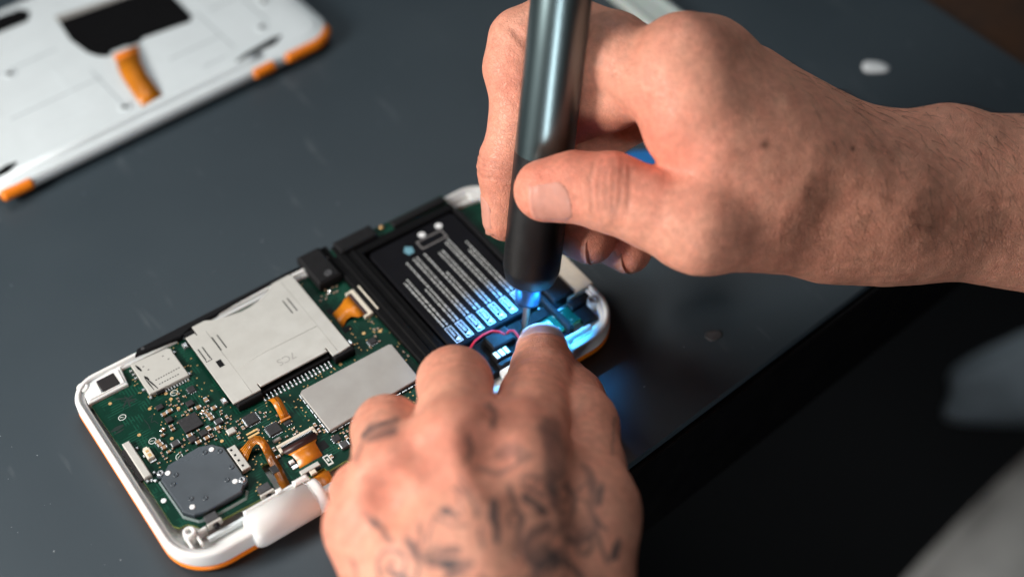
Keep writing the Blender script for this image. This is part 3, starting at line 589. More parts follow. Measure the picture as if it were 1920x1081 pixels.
for ci, (x, yt, tops) in enumerate(cols):
    mb = MB()
    for li, dx in enumerate((-.95, .55)):
        y = 34.4+random.uniform(0, .2); top = tops[li]
        while y < top:
            l = random.uniform(.5, 2.1)
            # each word a row of letter-sized blocks
            yy = y
            while yy < min(y+l, top):
                h = random.choice((.5, .5, .8, .7)); mb.box(x+dx-h*.5, x+dx+.28, yy, yy+.26, 10, 10.02); yy += .36
            y = yy+random.uniform(.25, .5)
    mb.build('small_print', 'print', bt)
    mb = MB(); frame(mb, x-1.35, x+1.25, 25.9, 33.6, .22)
    mb.add([(x+.75, 26.3, 10.02), (x+.75, 28.3, 10.02), (x-.95, 27.3, 10.02)], [(0, 1, 2)])
    yy = 28.8
    while yy < 32.9 and ci:
        mb.box(x-.55, x+.55, yy, yy+.16, 10, 10.02); a_ = random.choice((-.55, -.1, .35)); mb.box(x+a_, x+a_+.2, yy+.16, yy+.42, 10, 10.02); mb.box(x-.55, x+random.choice((.0, .55)), yy+.42, yy+.56, 10, 10.02); yy += .8
    mb.build('warning_box', 'print', bt)
put('warning_lettering', text_mesh('WARNING', 1.25, 'print', .01), bt, 114.9, 31.0, 10.02, 90).scale = (.72, 1, 1)
# front bay: dark floor, wire, plugs, small board
MB().box(110, 136.6, 9.2, 23.4, 5.2, 8.2, c=.3).box(136.7, 147.2, 19.2, 23.4, 5.2, 8.0, c=.3).box(136.7, 147.2, 9.2, 19.1, 5.2, 6.4).build('front_bay', 'railblack', DEV)
pk = MB().box(121.4, 130.2, 15.6, 22.0, 8.2, 11.4, c=.5).build('wire_clip', 'black', DEV)
pw = MB().box(119.8, 126.0, 11.6, 15.2, 8.2, 10.6, c=.4).build('battery_plug', 'black', DEV)
MB().box(120.2, 121.6, 12.0, 14.8, 10.6, 10.9, c=.1).box(122.2, 123.6, 12.0, 14.8, 10.6, 10.9, c=.1).box(124.2, 125.4, 12.0, 14.8, 10.6, 10.9, c=.1).build('plug_rib', 'white', pw)
MB().box(119.4, 126.4, 9.4, 11.4, 8.2, 9.8, c=.3).build('plug_base', 'black', pw)
MB().tube([(111.5, 17.6, 9.4), (114.9, 20.4, 11.4), (118, 21.6, 12.2), (121.5, 22.2, 12.2), (125, 22.1, 11.9), (127.2, 20.6, 11.4), (127.9, 18.6, 11.2)], .42, 8).build('red_wire', 'redwire', DEV)
MB().tube([(128.6, 18.6, 11.2), (130.0, 19.0, 11.5), (131.4, 18.2, 11.3), (131.4, 15.6, 10.6), (130.4, 12.8, 10)], .42, 8).build('red_wire', 'redwire', DEV)
rb_ = MB().prism([(137.6,18.2), (153.9,18.9), (154.0,11.4), (139.4,11.0), (137.4,13.4)], 6.9, 7.9, 0, 1).build('button_board', ['pcb', 'pcbedge'], DEV)
led = MB().box(142.4, 144.8, 14.6, 17.0, 7.9, 8.7, c=.3).build('indicator', 'whitedot', rb_); MB().cyl(143.6, 15.8, 8.7, 8.9, .8).build('indicator_lens', 'tin', led)
copies('capacitor', cm3, rb_, [(138.6, 16.4, 7.9, 90), (139.6, 16.2, 7.9, 90), (145.2, 12.6, 7.9), (147.5, 17.4, 7.9), (151.4, 12.8, 7.9, 90), (150.2, 17.2, 7.9)])
copies('screw_post', MB().lathe([(2.1, 0), (2.0, 1.2), (1.1, 1.3), (.9, .6)], seg=20).mesh('screw_post', 'tin'), DEV, [(135.0, 16.9, 7.6)])
MB().lathe([(1.3, 8.8), (1.2, 9.1), (.6, 9.15), (.5, 8.9)], (135.0, 17.1, 0), seg=18).build('screw', 'gold', DEV)
MB().box(150, 158.4, 21.0, 31.4, 6, 11.0, c=.5).build('jack_housing', 'black', DEV)
MB().box(158.8, 166.2, 20.4, 76, 6, 10.25, c=.2).box(155.6, 158.7, 20.4, 20.95, 6, 9.1).build('side_plate', 'beigeplastic', DEV)
MB().box(154.4, 164.2, 16.4, 20.2, 5.4, 8.4, c=.4).box(154.4, 160.0, 9.4, 16.3, 5.4, 7.2, c=.3).build('corner_floor', 'black', DEV)
MB().lathe([(2.0, 5.2), (1.9, 9.0), (1.7, 9.3), (.85, 9.3), (.8, 8)], (162.0, 15.1, 0), seg=20, cap=False).build('screw_boss', 'white2', DEV)
MB().box(144.0, 155, 6.4, 8.0, 5.2, 8.6, c=.5).box(146, 157, 3.9, 5.0, 5.2, 8.8, c=.4).build('hinge_rib', 'white', DEV)

# ------------------------------------------------------------------ second half of the console, front face up
SH = thing('console_cover', 'white console cover with black window and orange rim pieces, far left on the mat', 'console cover', (17, 188, 0), rotz=math.radians(3.4))
def sh_loop(off, z): return [(17+x, 188+y, z) for x, y in rrect(0, 152, 0, 104, (8, 12, 12, 10), off)]
MB().loft([sh_loop(3.0, 1.5), sh_loop(1.2, 2.0), sh_loop(.3, 3.6), sh_loop(0, 5.2), sh_loop(.3, 6.4), sh_loop(1.2, 7.4), sh_loop(2.6, 7.7), sh_loop(3.0, 7.45), sh_loop(3.4, 8.2), sh_loop(4.6, 8.5), sh_loop(30, 8.55)], cap0=True, cap1=True).build('face_plate', 'white2', SH)
MB().prism([(17+a, 188+b_) for a, b_ in [(63.0, 64), (64.5, 52), (66.5, 47.5), (69.5, 44.4), (71.5, 44.6), (72, 46.2), (79, 45.4), (80.2, 44.2), (85, 44.0), (86, 45.6), (107.0, 42.6), (109.4, 45), (110.8, 72), (64.8, 78)]], 8.6, 9.0, c=.15).build('screen_window', 'railblack', SH)
MB().prism([(17+a, 188+b_) for a, b_ in [(64.6, 78.2), (100, 73.6), (100.5, 76), (64.8, 82)]], 8.6, 9.1, c=.1).build('window_foil', 'shield', SH)
MB().prism([(17+a, 188+b_) for a, b_ in [(30, 99), (56, 96.4), (58.6, 92), (55, 87), (30, 88)]], 8.6, 9.0, c=.15).build('speaker_slot', 'railblack', SH)
r_ = [((82.6, 42.4, 9.3), (71.6, 43.0, 9.3)), ((80.4, 37.4, 10.2), (70.6, 38.4, 10.2))]
MB().ribbon([(tuple(np.add(a, (17, 188, 0))), tuple(np.add(b_, (17, 188, 0)))) for a, b_ in r_], .4).build('cable_tab', 'orange', SH)
r_ = [((80.2, 37.0, 10.1), (70.4, 38.0, 10.1)), ((77.4, 30, 10.6), (67.8, 30, 10.6)), ((75.6, 22, 10.4), (66.4, 21, 10.4)), ((75.0, 14, 9.8), (65.6, 13, 9.8)), ((74.8, 8.6, 8.7), (65.2, 7.6, 8.7))]
MB().ribbon([(tuple(np.add(a, (17, 188, 0))), tuple(np.add(b_, (17, 188, 0)))) for a, b_ in r_], .2).build('ribbon_cable', 'amber', SH)
MB().tube([(17+x, 188+5.0, 8.0) for x in (6, 40, 80, 112, 118)], 1.7, 12).build('hinge_bar', 'white2', SH)
for x0, x1 in ((108, 131), (-3, 13)): MB().prism([(17+x0, 188+7.4), (17+x1-5, 188+7.0), (17+x1, 188+9.8), (17+x1-4, 188+10.6), (17+x0+5, 188+9.0)], 8.5, 9.4, c=.2).build('rubber_slot', 'railblack', SH)
ol = [(x, y) for x, y in rrect(0, 152, 0, 104, (8, 12, 12, 10), .6, 16)]; ol = [q for q in ol if q[1] < 60]
def on_edge(x0, x1, n=16):
    out = []
    for k in range(n+1):
        x = x0+(x1-x0)*k/n; y = .6 if x < 140 else 12.0-math.sqrt(max(0, 11.4**2-(x-140)**2)); out.append((17+x, 188+y, 4.9))
    return out
for x0, x1 in ((126, 150.8), (111, 121), (1.2, 14)):
    pts = on_edge(x0, x1); MB().tube(pts, [1.1]+[2.3]*(len(pts)-2)+[1.1], 12).build('rim_piece', 'orange', SH)
for x, y, w, h in [(84, 20, 26, .5), (30, 22, 26, .5), (20, 40, .6, 30), (115, 30, .6, 24), (48, 30, .5, 24), (96, 14, 20, .4)]:
    MB().box(17+x, 17+x+w, 188+y, 188+y+h, 8.5, 8.75, c=.1).build('moulded_rib', 'white2', SH)
for x, y in [(128, 20), (138, 34), (60, 12), (34, 60), (124, 60)]: MB().lathe([(2.6, 8.5), (2.5, 8.9), (1.5, 8.95), (1.3, 8.6)], (17+x, 188+y, 0), seg=20).build('boss', 'white2', SH)
W['seamgrey'] = mat('shell_seam', (0.34, 0.38, 0.40), 0.6)
for x, y, w, h in [(22, 34, 40, .5), (60, 10, .5, 30), (88, 26, 24, .5), (112, 16, .5, 30), (118, 44, 22, .5), (30, 62, 26, .5), (132, 22, .5, 20), (96, 13, 10, .4)]:
    MB().box(17+x, 17+x+w, 188+y, 188+y+h, 8.5, 8.62).build('moulded_seam', 'seamgrey', SH)
for x, y, r_ in [(128, 20, 1.1), (138, 34, 1.1), (60, 12, 1.0), (34, 60, 1.1)]: MB().cyl(17+x, 188+y, 8.5, 8.98, r_, 14).build('screw_hole', 'railblack', SH)

# ------------------------------------------------------------------ pen screwdriver with lit nose
TIP = Vector((134.9, 17.3, 9.1)); AX = Vector((0.27289933, 0.19930798, 0.9411707)).normalized()
DRV = thing('screwdriver', 'slim black metal pen screwdriver with blue lit nose, its bit on a screw', 'screwdriver', tuple(TIP))
W['drvmetal'] = mat('gunmetal_anodised', (0.125, 0.172, 0.18), 0.33, metal=0.95)
W['drvblack'] = mat('driver_matte_black', (0.010, 0.010, 0.011), 0.42, rvary=0.08, vscale=300, bump=0.06, bscale=4000)
W['bitsteel'] = mat('bit_steel', (0.33, 0.30, 0.30), 0.35, metal=0.9)
W['lens'] = mat('blue_light_ring', (0.05, 0.2, 0.5), 0.2, emit=(0.08, 0.45, 1.0), estr=2.2)
W['collar'] = mat('collar_chrome', (0.06, 0.13, 0.24), 0.35, metal=0.8)
MB().lathe([(9.28, 65.9), (9.28, 66.3), (9.15, 100), (9.1, 158), (8.6, 160), (0.5, 160.4)], TIP, AX, 64, cap=False).build('handle', 'drvmetal', DRV)
MB().lathe([(6.2, 19.6), (7.6, 19.7), (8.1, 20.2), (9.25, 24.2), (9.4, 25.0), (9.42, 40), (9.32, 65.2), (9.3, 65.85)], TIP, AX, 64, cap=False).build('nose_grip', 'drvblack', DRV)
MB().lathe([(6.9, 19.55), (7.3, 19.4), (7.75, 19.8)], TIP, AX, 48, cap=False).build('rim_glint', 'collar', DRV)
MB().lathe([(6.2, 19.62), (6.0, 19.3), (4.4, 19.3)], TIP, AX, 40, cap=False).build('light_ring', 'lens', DRV)
MB().lathe([(4.3, 19.8), (4.3, 12.5), (4.0, 11.5), (2.2, 10.8), (1.3, 10.6)], TIP, AX, 32, cap=False).build('collar', 'collar', DRV)
MB().lathe([(1.25, 11), (1.2, 3.2), (.8, 1.6), (.5, 0.2), (.1, 0)], TIP, AX, 16, cap=False).build('bit', 'bitsteel', DRV)
e1 = AX.orthogonal().normalized(); e2 = AX.cross(e1)
for k in range(4):
    a = math.pi/4+k*math.pi/2
    l = bpy.data.lights.new('nose_lamp', 'SPOT'); l.energy = 0.12; l.color = (0.05, 0.42, 1.0); l.shadow_soft_size = 0.0010
    l.spot_size = math.radians(104); l.spot_blend = 0.6
    lo = bpy.data.objects.new('nose_lamp', l); COL.objects.link(lo); lo.parent = DRV
    lo.location = (AX*18.9+(e1*math.cos(a)+e2*math.sin(a))*5.4)*S
    lo.rotation_euler = (-AX+(e1*math.cos(a)+e2*math.sin(a))*.10).to_track_quat('-Z', 'Y').to_euler()

# ------------------------------------------------------------------ small things on the mat and beyond its edge
W['pale'] = mat('pale_translucent_plastic', (0.66, 0.74, 0.70), 0.3, trans=0.15, vary=0.1, vscale=60, sss=0.3, sss_s=0.003)
o = MB().loft([[(x, y, z) for x, y in rrect(277, 294, 112, 262, 4, off, 6)] for off, z in [(1, 0), (0, 1), (0, 3.2), (.6, 4), (2.2, 4.1), (3.2, 3.4), (5.5, 3.3)]], cap0=True, cap1=True).build('plastic_strip', 'pale', base=(285, 180, 0))
tag(o, 'pale green-white plastic strip lying on the mat behind the hand', 'plastic strip')
W['bluepick'] = mat('blue_plastic', (0.005, 0.16, 0.48), 0.35, vary=0.2, vscale=80)
o = MB().loft([[(226+(r_-off)*math.cos(a)*(1+.18*math.cos(3*a)), 63+(r_-off)*math.sin(a)*(1+.18*math.cos(3*a)), z) for a in np.linspace(0, 2*math.pi, 48, False)] for r_, off, z in [(8, 1, 0), (8, 0, .6), (8, .2, 1.6), (8, 1.2, 2.2)]], cap0=True, cap1=True).build('pry_pick', 'bluepick', base=(226, 63, 0))
tag(o, 'small blue plastic pick on the mat, seen between thumb and index finger', 'pry pick')
# blob of white putty and a dull smear
W['putty'] = mat('white_putty', (0.72, 0.75, 0.76), 0.5, bump=.2, bscale=600)
def blob(cx, cy, rx, ry, h, lobes, seed):
    r2 = random.Random(seed); ph = [r2.uniform(0, 6.28) for _ in range(3)]
    L_ = []
    for k, z in [(1, 0), (1.02, h*.35), (.85, h*.75), (.5, h)]:
        L_.append([(cx+rx*k*math.cos(a)*(1+lobes*math.cos(2*a+ph[0])+.08*math.cos(5*a+ph[1])), cy+ry*k*math.sin(a)*(1+lobes*math.cos(2*a+ph[0])+.1*math.cos(3*a+ph[2])), z) for a in np.linspace(0, 2*math.pi, 28, False)])
    return MB().loft(L_, cap0=True, cap1=True)
o = blob(336, 53, 4.4, 4.4, .9, .22, 3).build('putty_blob', 'putty', base=(336, 53, 0)); tag(o, 'small white blob of putty on the mat beyond the wrist', 'putty')
W['smear'] = mat('dried_smear', (0.075, 0.075, 0.08), 0.6, vary=.5, vscale=300)
o = blob(190.5, -16, 3.0, 2.4, .15, .1, 8).build('dried_smear', 'smear', base=(190, -16, 0)); tag(o, 'faint grey dried smear on the dark mat right of the console', 'smear')
# lint and dust on the mat: nobody could count it
W['dust'] = mat('dust', (0.34, 0.37, 0.39), 0.8)
mb = MB()
for i in range(330):
    x, y = random.uniform(-60, 330), random.uniform(-34, 200)
    if -3 < x < 170 and -5 < y < 92: continue
    s_ = random.choice((.10, .12, .14, .18, .28)); a = random.uniform(0, 3.14)
    d = Vector((math.cos(a), math.sin(a)))*s_*random.uniform(1, 1.9); e_ = Vector((-d.y, d.x)).normalized()*s_*.6
    z = .03; mb.add([(x+d.x, y+d.y, z), (x+e_.x, y+e_.y, z+.08), (x-d.x, y-d.y, z), (x-e_.x, y-e_.y, z+.05)], [(0, 1, 2, 3)])
tag(mb.build('dust', 'dust'), kind='stuff')
# clothing below the table edge, far out of focus
def cloth(name, c, rad, rot, mname, seed, base):
    bm = bmesh.new(); bmesh.ops.create_icosphere(bm, subdivisions=5, radius=1.0)
    r2 = np.random.default_rng(seed); K = r2.normal(size=(9, 3))*3.2; PH = r2.uniform(0, 6.28, 9)
    X_ = Vector((0.8147, -0.5796, -0.0178)); Y_ = Vector((0.4416, 0.6002, 0.6669)); X2 = X_*math.cos(rot)+Y_*math.sin(rot); Y2 = Y_*math.cos(rot)-X_*math.sin(rot); Z2 = X2.cross(Y2)
    R3 = Matrix((X2, Y2, Z2)).transposed()
    for v in bm.verts:
        n = v.co.copy(); d = sum(math.sin(K[i] @ np.array(n)+PH[i]) for i in range(9))*.022
        q = Vector((n.x*rad[0], n.y*rad[1], n.z*rad[2]))*(1+d); v.co = (R3 @ q)*S
    me = bpy.data.meshes.new(name); bm.to_mesh(me); bm.free(); me.materials.append(W[mname]); me.polygons.foreach_set('use_smooth', [True]*len(me.polygons))
    ob = bpy.data.objects.new(name, me); COL.objects.link(ob); ob.location = Vector(c)*S; return ob
W['knit'] = mat('grey_knit', (0.19, 0.195, 0.19), 0.9, vary=0.85, vscale=26, bump=.6, bscale=900)
W['denim'] = mat('pale_blue_cloth', (0.62, 0.72, 0.78), 0.85, vary=0.15, vscale=60, bump=.4, bscale=1500)
o = cloth('shirt_front', (126.5,-184.9,111.7), (105, 30, 34), .74, 'knit', 5, None); tag(o, 'out-of-focus mottled grey knit clothing in the lower right corner', 'clothing')
o = cloth('trouser_leg', (577.4,-29.5,-264.0), (152, 35, 43), .24, 'denim', 9, None); tag(o, 'blurred pale blue-grey cloth below the table edge at the right', 'clothing')

# ------------------------------------------------------------------ hands, grown from a distance field so each is one continuous skin
VOX = 0.75
class Field:
    def __init__(s, lo, hi):
        s.lo = np.array(lo, float); s.n = np.ceil((np.array(hi)-s.lo)/VOX).astype(int)+1
        s.ax = [(s.lo[i]+VOX*np.arange(s.n[i])).astype(np.float32) for i in range(3)]
    def blank(s): return np.full(tuple(s.n), 60.0, np.float32)
    def window(s, pts, rad):
        pts = np.array(pts); a = np.maximum(0, np.floor((pts.min(0)-rad-s.lo)/VOX)).astype(int)
        b = np.minimum(s.n, np.ceil((pts.max(0)+rad-s.lo)/VOX).astype(int)+1)
        sl = tuple(slice(int(a[i]), int(max(a[i], b[i]))) for i in range(3))
        X = s.ax[0][sl[0]][:, None, None]; Y = s.ax[1][sl[1]][None, :, None]; Z = s.ax[2][sl[2]][None, None, :]
        return sl, X, Y, Z
def smin(a, b, k):
    h = np.maximum(k-np.abs(a-b), 0)/k
    return np.minimum(a, b)-h*h*k*0.25
def add_cone(fl, G, a, ra, b, rb, k):
    """tapered capsule from a (radius ra) to b (radius rb), blended into grid G"""
    a = np.array(a, float); b = np.array(b, float)
    sl, X, Y, Z = fl.window([a, b], max(ra, rb)+k+6)
    d = b-a; L2 = max(float(d @ d), 1e-6)
    t = np.clip(((X-a[0])*d[0]+(Y-a[1])*d[1]+(Z-a[2])*d[2])/L2, 0, 1).astype(np.float32)
    q = np.sqrt((X-a[0]-t*d[0])**2+(Y-a[1]-t*d[1])**2+(Z-a[2]-t*d[2])**2)-(ra+(rb-ra)*t)
    G[sl] = smin(G[sl], q.astype(np.float32), k)
def chain(fl, G, pts, k=3.0):
    for (a, ra), (b, rb) in zip(pts, pts[1:]): add_cone(fl, G, a, ra, b, rb, k)
def surface_nets(fl, V):
    ins = V < 0; nx, ny, nz = V.shape
    cnt = np.zeros((nx-1, ny-1, nz-1), np.int8)
    C8 = [(i, j, k) for i in (0, 1) for j in (0, 1) for k in (0, 1)]
    for i, j, k in C8: cnt += ins[i:nx-1+i, j:ny-1+j, k:nz-1+k]
    act = (cnt > 0) & (cnt < 8); idx = np.full(act.shape, -1, np.int64); I = np.argwhere(act); idx[act] = np.arange(len(I))
    acc = np.zeros((len(I), 3)); num = np.zeros(len(I))
    val = {c: V[I[:, 0]+c[0], I[:, 1]+c[1], I[:, 2]+c[2]].astype(float) for c in C8}
    for c in C8:
        for ax in range(3):
            if c[ax]: continue
            d = list(c); d[ax] = 1; d = tuple(d); a, b = val[c], val[d]; m = (a < 0) != (b < 0)
            t = np.where(m, a/np.where(m, a-b, 1), 0); p_ = np.tile(np.array(c, float), (len(I), 1)); p_[:, ax] += t
            acc[m] += p_[m]; num[m] += 1
    verts = (I+acc/num[:, None])*VOX+fl.lo
    quads = []
    for ax in range(3):
        A = np.take(ins, range(V.shape[ax]-1), ax); B = np.take(ins, range(1, V.shape[ax]), ax)
        E_ = np.argwhere(A != B); o1, o2 = [x for x in range(3) if x != ax]
        ok = (E_[:, o1] > 0) & (E_[:, o2] > 0) & (E_[:, o1] < V.shape[o1]-1) & (E_[:, o2] < V.shape[o2]-1); E_ = E_[ok]
        def cell(a, b):
            q = E_.copy(); q[:, o1] -= a; q[:, o2] -= b; return idx[q[:, 0], q[:, 1], q[:, 2]]
        Q = np.stack([cell(1, 1), cell(0, 1), cell(0, 0), cell(1, 0)], 1)
        flip = A[E_[:, 0], E_[:, 1], E_[:, 2]]
        if ax == 1: flip = ~flip
        Q[~flip] = Q[~flip][:, ::-1]; quads.append(Q)
    Q = np.concatenate(quads); return verts, Q[(Q >= 0).all(1)]
def sample(fl, V, p_):
    g = (np.asarray(p_)-fl.lo)/VOX; i = np.clip(np.floor(g).astype(int), 0, np.array(V.shape)-2); f = np.clip(g-i, 0, 1)
    r = 0
    for a in (0, 1):
        for b in (0, 1):
            for c in (0, 1):
                r = r+V[i[..., 0]+a, i[..., 1]+b, i[..., 2]+c]*(f[..., 0] if a else 1-f[..., 0])*(f[..., 1] if b else 1-f[..., 1])*(f[..., 2] if c else 1-f[..., 2])
    return r
def relax(v, Q, n, w=.5):
    E_ = np.concatenate([Q[:, [0, 1]], Q[:, [1, 2]], Q[:, [2, 3]], Q[:, [3, 0]]])
    for _ in range(n):
        s_ = np.zeros_like(v); c = np.zeros(len(v))
        for a, b in ((0, 1), (1, 0)):
            for d in range(3): s_[:, d] += np.bincount(E_[:, a], v[E_[:, b], d], len(v))
            c += np.bincount(E_[:, a], minlength=len(v))
        v = v*(1-w)+w*s_/np.maximum(c, 1)[:, None]
    return v
def wavy(p_, scale, seed, n=14):
    r2 = np.random.default_rng(seed); K = r2.normal(size=(n, 3)); K /= np.linalg.norm(K, axis=1)[:, None]
    K *= r2.uniform(.6, 1.6, (n, 1))*2*np.pi/scale; ph = r2.uniform(0, 6.28, n)
    return np.sin(p_ @ K.T+ph).sum(1)/math.sqrt(n)
def smooth01(x, a, b): t = np.clip((x-a)/(b-a), 0, 1); return t*t*(3-2*t)
def normals(v, Q):
    n = np.cross(v[Q[:, 2]]-v[Q[:, 0]], v[Q[:, 3]]-v[Q[:, 1]]); out = np.zeros_like(v)
    for k in range(4):
        for d in range(3): out[:, d] += np.bincount(Q[:, k], n[:, d], len(v))
    return out/np.maximum(np.linalg.norm(out, axis=1), 1e-9)[:, None]
def unit(x): x = np.array(x, float); return x/np.linalg.norm(x)
def groove(v, nrm, c, axis, dorsal, offs, amp, w, reach=13.0, spread=.15, low=0.05, seed=0):
    """skin folds lying across a joint"""
    c = np.array(c, float); axis = unit(axis); dorsal = np.array(dorsal, float); dorsal = unit(dorsal-axis*(dorsal @ axis)); side = np.cross(axis, dorsal)
    q = v-c; s_ = q @ axis; y = q @ dorsal; x = q @ side; rad = np.hypot(x, y); ca = y/np.maximum(rad, 1e-6)
    m = smooth01(ca, low, low+.45)*(1-smooth01(rad, reach, reach+2)); g = np.zeros(len(v)); r2 = random.Random(seed)
    for o_ in offs:
        bend = o_*spread*(x/8)**2*-1+r2.uniform(-.03, .03)*x
        g += np.exp(-((s_-o_-bend+.18*np.sin(x*.6+o_*7))/w)**2)*r2.uniform(.6, 1)*(1-smooth01(np.abs(x), 6.5+r2.uniform(-2, 1.5), 10))
    return v-nrm*(amp*g*m)[:, None], g*m

def skin_material(name, bump=.55):
    m = bpy.data.materials.new(name); m.use_nodes = True; nt = m.node_tree; N = nt.nodes; L = nt.links; b = N['Principled BSDF']
    at_ = N.new('ShaderNodeAttribute'); at_.attribute_name = 'skin'
    tc = N.new('ShaderNodeTexCoord')
    n1 = N.new('ShaderNodeTexNoise'); n1.inputs['Scale'].default_value = 420; n1.inputs['Detail'].default_value = 5
    L.new(tc.outputs['Object'], n1.inputs['Vector'])
    mr = N.new('ShaderNodeMapRange'); mr.inputs['From Min'].default_value = .3; mr.inputs['From Max'].default_value = .7; mr.inputs['To Min'].default_value = .86; mr.inputs['To Max'].default_value = 1.1
    L.new(n1.outputs['Fac'], mr.inputs['Value'])
    mu = N.new('ShaderNodeMix'); mu.data_type = 'RGBA'; mu.blend_type = 'MULTIPLY'; mu.inputs['Factor'].default_value = 1
    L.new(at_.outputs['Color'], mu.inputs['A']); L.new(mr.outputs['Result'], mu.inputs['B']); L.new(mu.outputs['Result'], b.inputs['Base Color'])
    b.inputs['Roughness'].default_value = .5; b.inputs['Specular IOR Level'].default_value = .45
    b.inputs['Subsurface Weight'].default_value = .12; b.inputs['Subsurface Radius'].default_value = (1.0, .35, .18); b.inputs['Subsurface Scale'].default_value = .0016
    vo = N.new('ShaderNodeTexVoronoi'); vo.feature = 'DISTANCE_TO_EDGE'; vo.inputs['Scale'].default_value = 950
    mp = N.new('ShaderNodeMapping'); mp.inputs['Rotation'].default_value = (.3, .2, .8); mp.inputs['Scale'].default_value = (1, .55, 1)
    dn = N.new('ShaderNodeTexNoise'); dn.inputs['Scale'].default_value = 300
    mx = N.new('ShaderNodeMix'); mx.data_type = 'VECTOR'; mx.inputs['Factor'].default_value = .004
    L.new(tc.outputs['Object'], mx.inputs['A']); L.new(dn.outputs['Color'], mx.inputs['B']); L.new(tc.outputs['Object'], dn.inputs['Vector'])
    L.new(mx.outputs['Result'], mp.inputs['Vector']); L.new(mp.outputs['Vector'], vo.inputs['Vector'])
    r2 = N.new('ShaderNodeMapRange'); r2.inputs['From Max'].default_value = .12; L.new(vo.outputs['Distance'], r2.inputs['Value'])
    ad = N.new('ShaderNodeMath'); ad.operation = 'MULTIPLY_ADD'; ad.inputs[1].default_value = .55; L.new(n1.outputs['Fac'], ad.inputs[0]); L.new(r2.outputs['Result'], ad.inputs[2])
    bp = N.new('ShaderNodeBump'); bp.inputs['Strength'].default_value = bump; bp.inputs['Distance'].default_value = .00022
    L.new(ad.outputs[0], bp.inputs['Height']); L.new(bp.outputs['Normal'], b.inputs['Normal'])
    return m
W['skin'] = skin_material('skin')
W['nail'] = mat('nail', (0.72, 0.33, 0.25), 0.42, vary=.12, vscale=300, spec=.35, sss=.2, sss_r=(1, .4, .25), sss_s=.0015)
W['nailpale'] = mat('nail_pale', (0.52, 0.36, 0.37), 0.28, vary=.1, vscale=300, sss=.25, sss_r=(1, .5, .4), sss_s=.0015)
W['nailedge'] = mat('nail_free_edge', (0.80, 0.70, 0.62), 0.35)
W['hair'] = mat('dark_hair', (0.022, 0.011, 0.006), 0.5)

def make_hand(name, label, palm, fingers, bumps, dents, paint, folds, base, kp=8.0):
    allp = [p_ for a, ra, b, rb in palm for p_ in (a, b)]+[q[0] for f in fingers for q in f]
    allp = np.array(allp); fl = Field(allp.min(0)-27, allp.max(0)+27)
    G = fl.blank()
    for a, ra, b, rb in palm: add_cone(fl, G, a, ra, b, rb, kp)
    for f in fingers:                                   # roots of the fingers melt into the palm
        a, ra = f[0]; b, rb = f[1]; t = .38
        add_cone(fl, G, a, ra, np.array(a)+(np.array(b)-np.array(a))*t, ra+(rb-ra)*t, 7.0)
    for c, r_, k in bumps: add_cone(fl, G, c, r_, c, r_, k)
    for f in fingers:
        g = fl.blank(); chain(fl, g, f, 3.2)
        G = smin(G, g, 1.6)
    for c, r_, k in dents:                              # hollows: smooth subtraction
        sl, X, Y, Z = fl.window([c], r_+k+4); d = (np.sqrt((X-c[0])**2+(Y-c[1])**2+(Z-c[2])**2)-r_).astype(np.float32)
        G[sl] = -smin(-G[sl], d, k)
    v, Q = surface_nets(fl, G); v = relax(v, Q, 2)
    v = v+normals(v, Q)*(.08*wavy(v, 22, 3)+.05*wavy(v, 7, 4))[:, None]
    fm = np.zeros(len(v)); n_ = normals(v, Q)
    for fd in folds:
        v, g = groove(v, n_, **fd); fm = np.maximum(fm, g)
    n_ = normals(v, Q)
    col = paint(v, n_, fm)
    me = bpy.data.meshes.new(name); me.vertices.add(len(v)); me.vertices.foreach_set('co', ((v-np.array(base))*S).ravel())
    me.loops.add(Q.size); me.loops.foreach_set('vertex_index', Q.ravel().astype(np.int32))
    me.polygons.add(len(Q)); me.polygons.foreach_set('loop_start', np.arange(0, Q.size, 4, dtype=np.int32))
    me.update(calc_edges=True); me.validate()
    me.polygons.foreach_set('use_smooth', np.ones(len(me.polygons), bool))
    ca = me.color_attributes.new('skin', 'FLOAT_COLOR', 'POINT'); ca.data.foreach_set('color', np.concatenate([col, np.ones((len(v), 1))], 1).astype(np.float32).ravel())
    me.materials.append(W['skin'])
    o = bpy.data.objects.new(name, me); COL.objects.link(o); o.location = Vector(base)*S; o['_base'] = tuple(map(float, base))
    tag(o, label, 'hand')
    return o, fl, G, v, n_
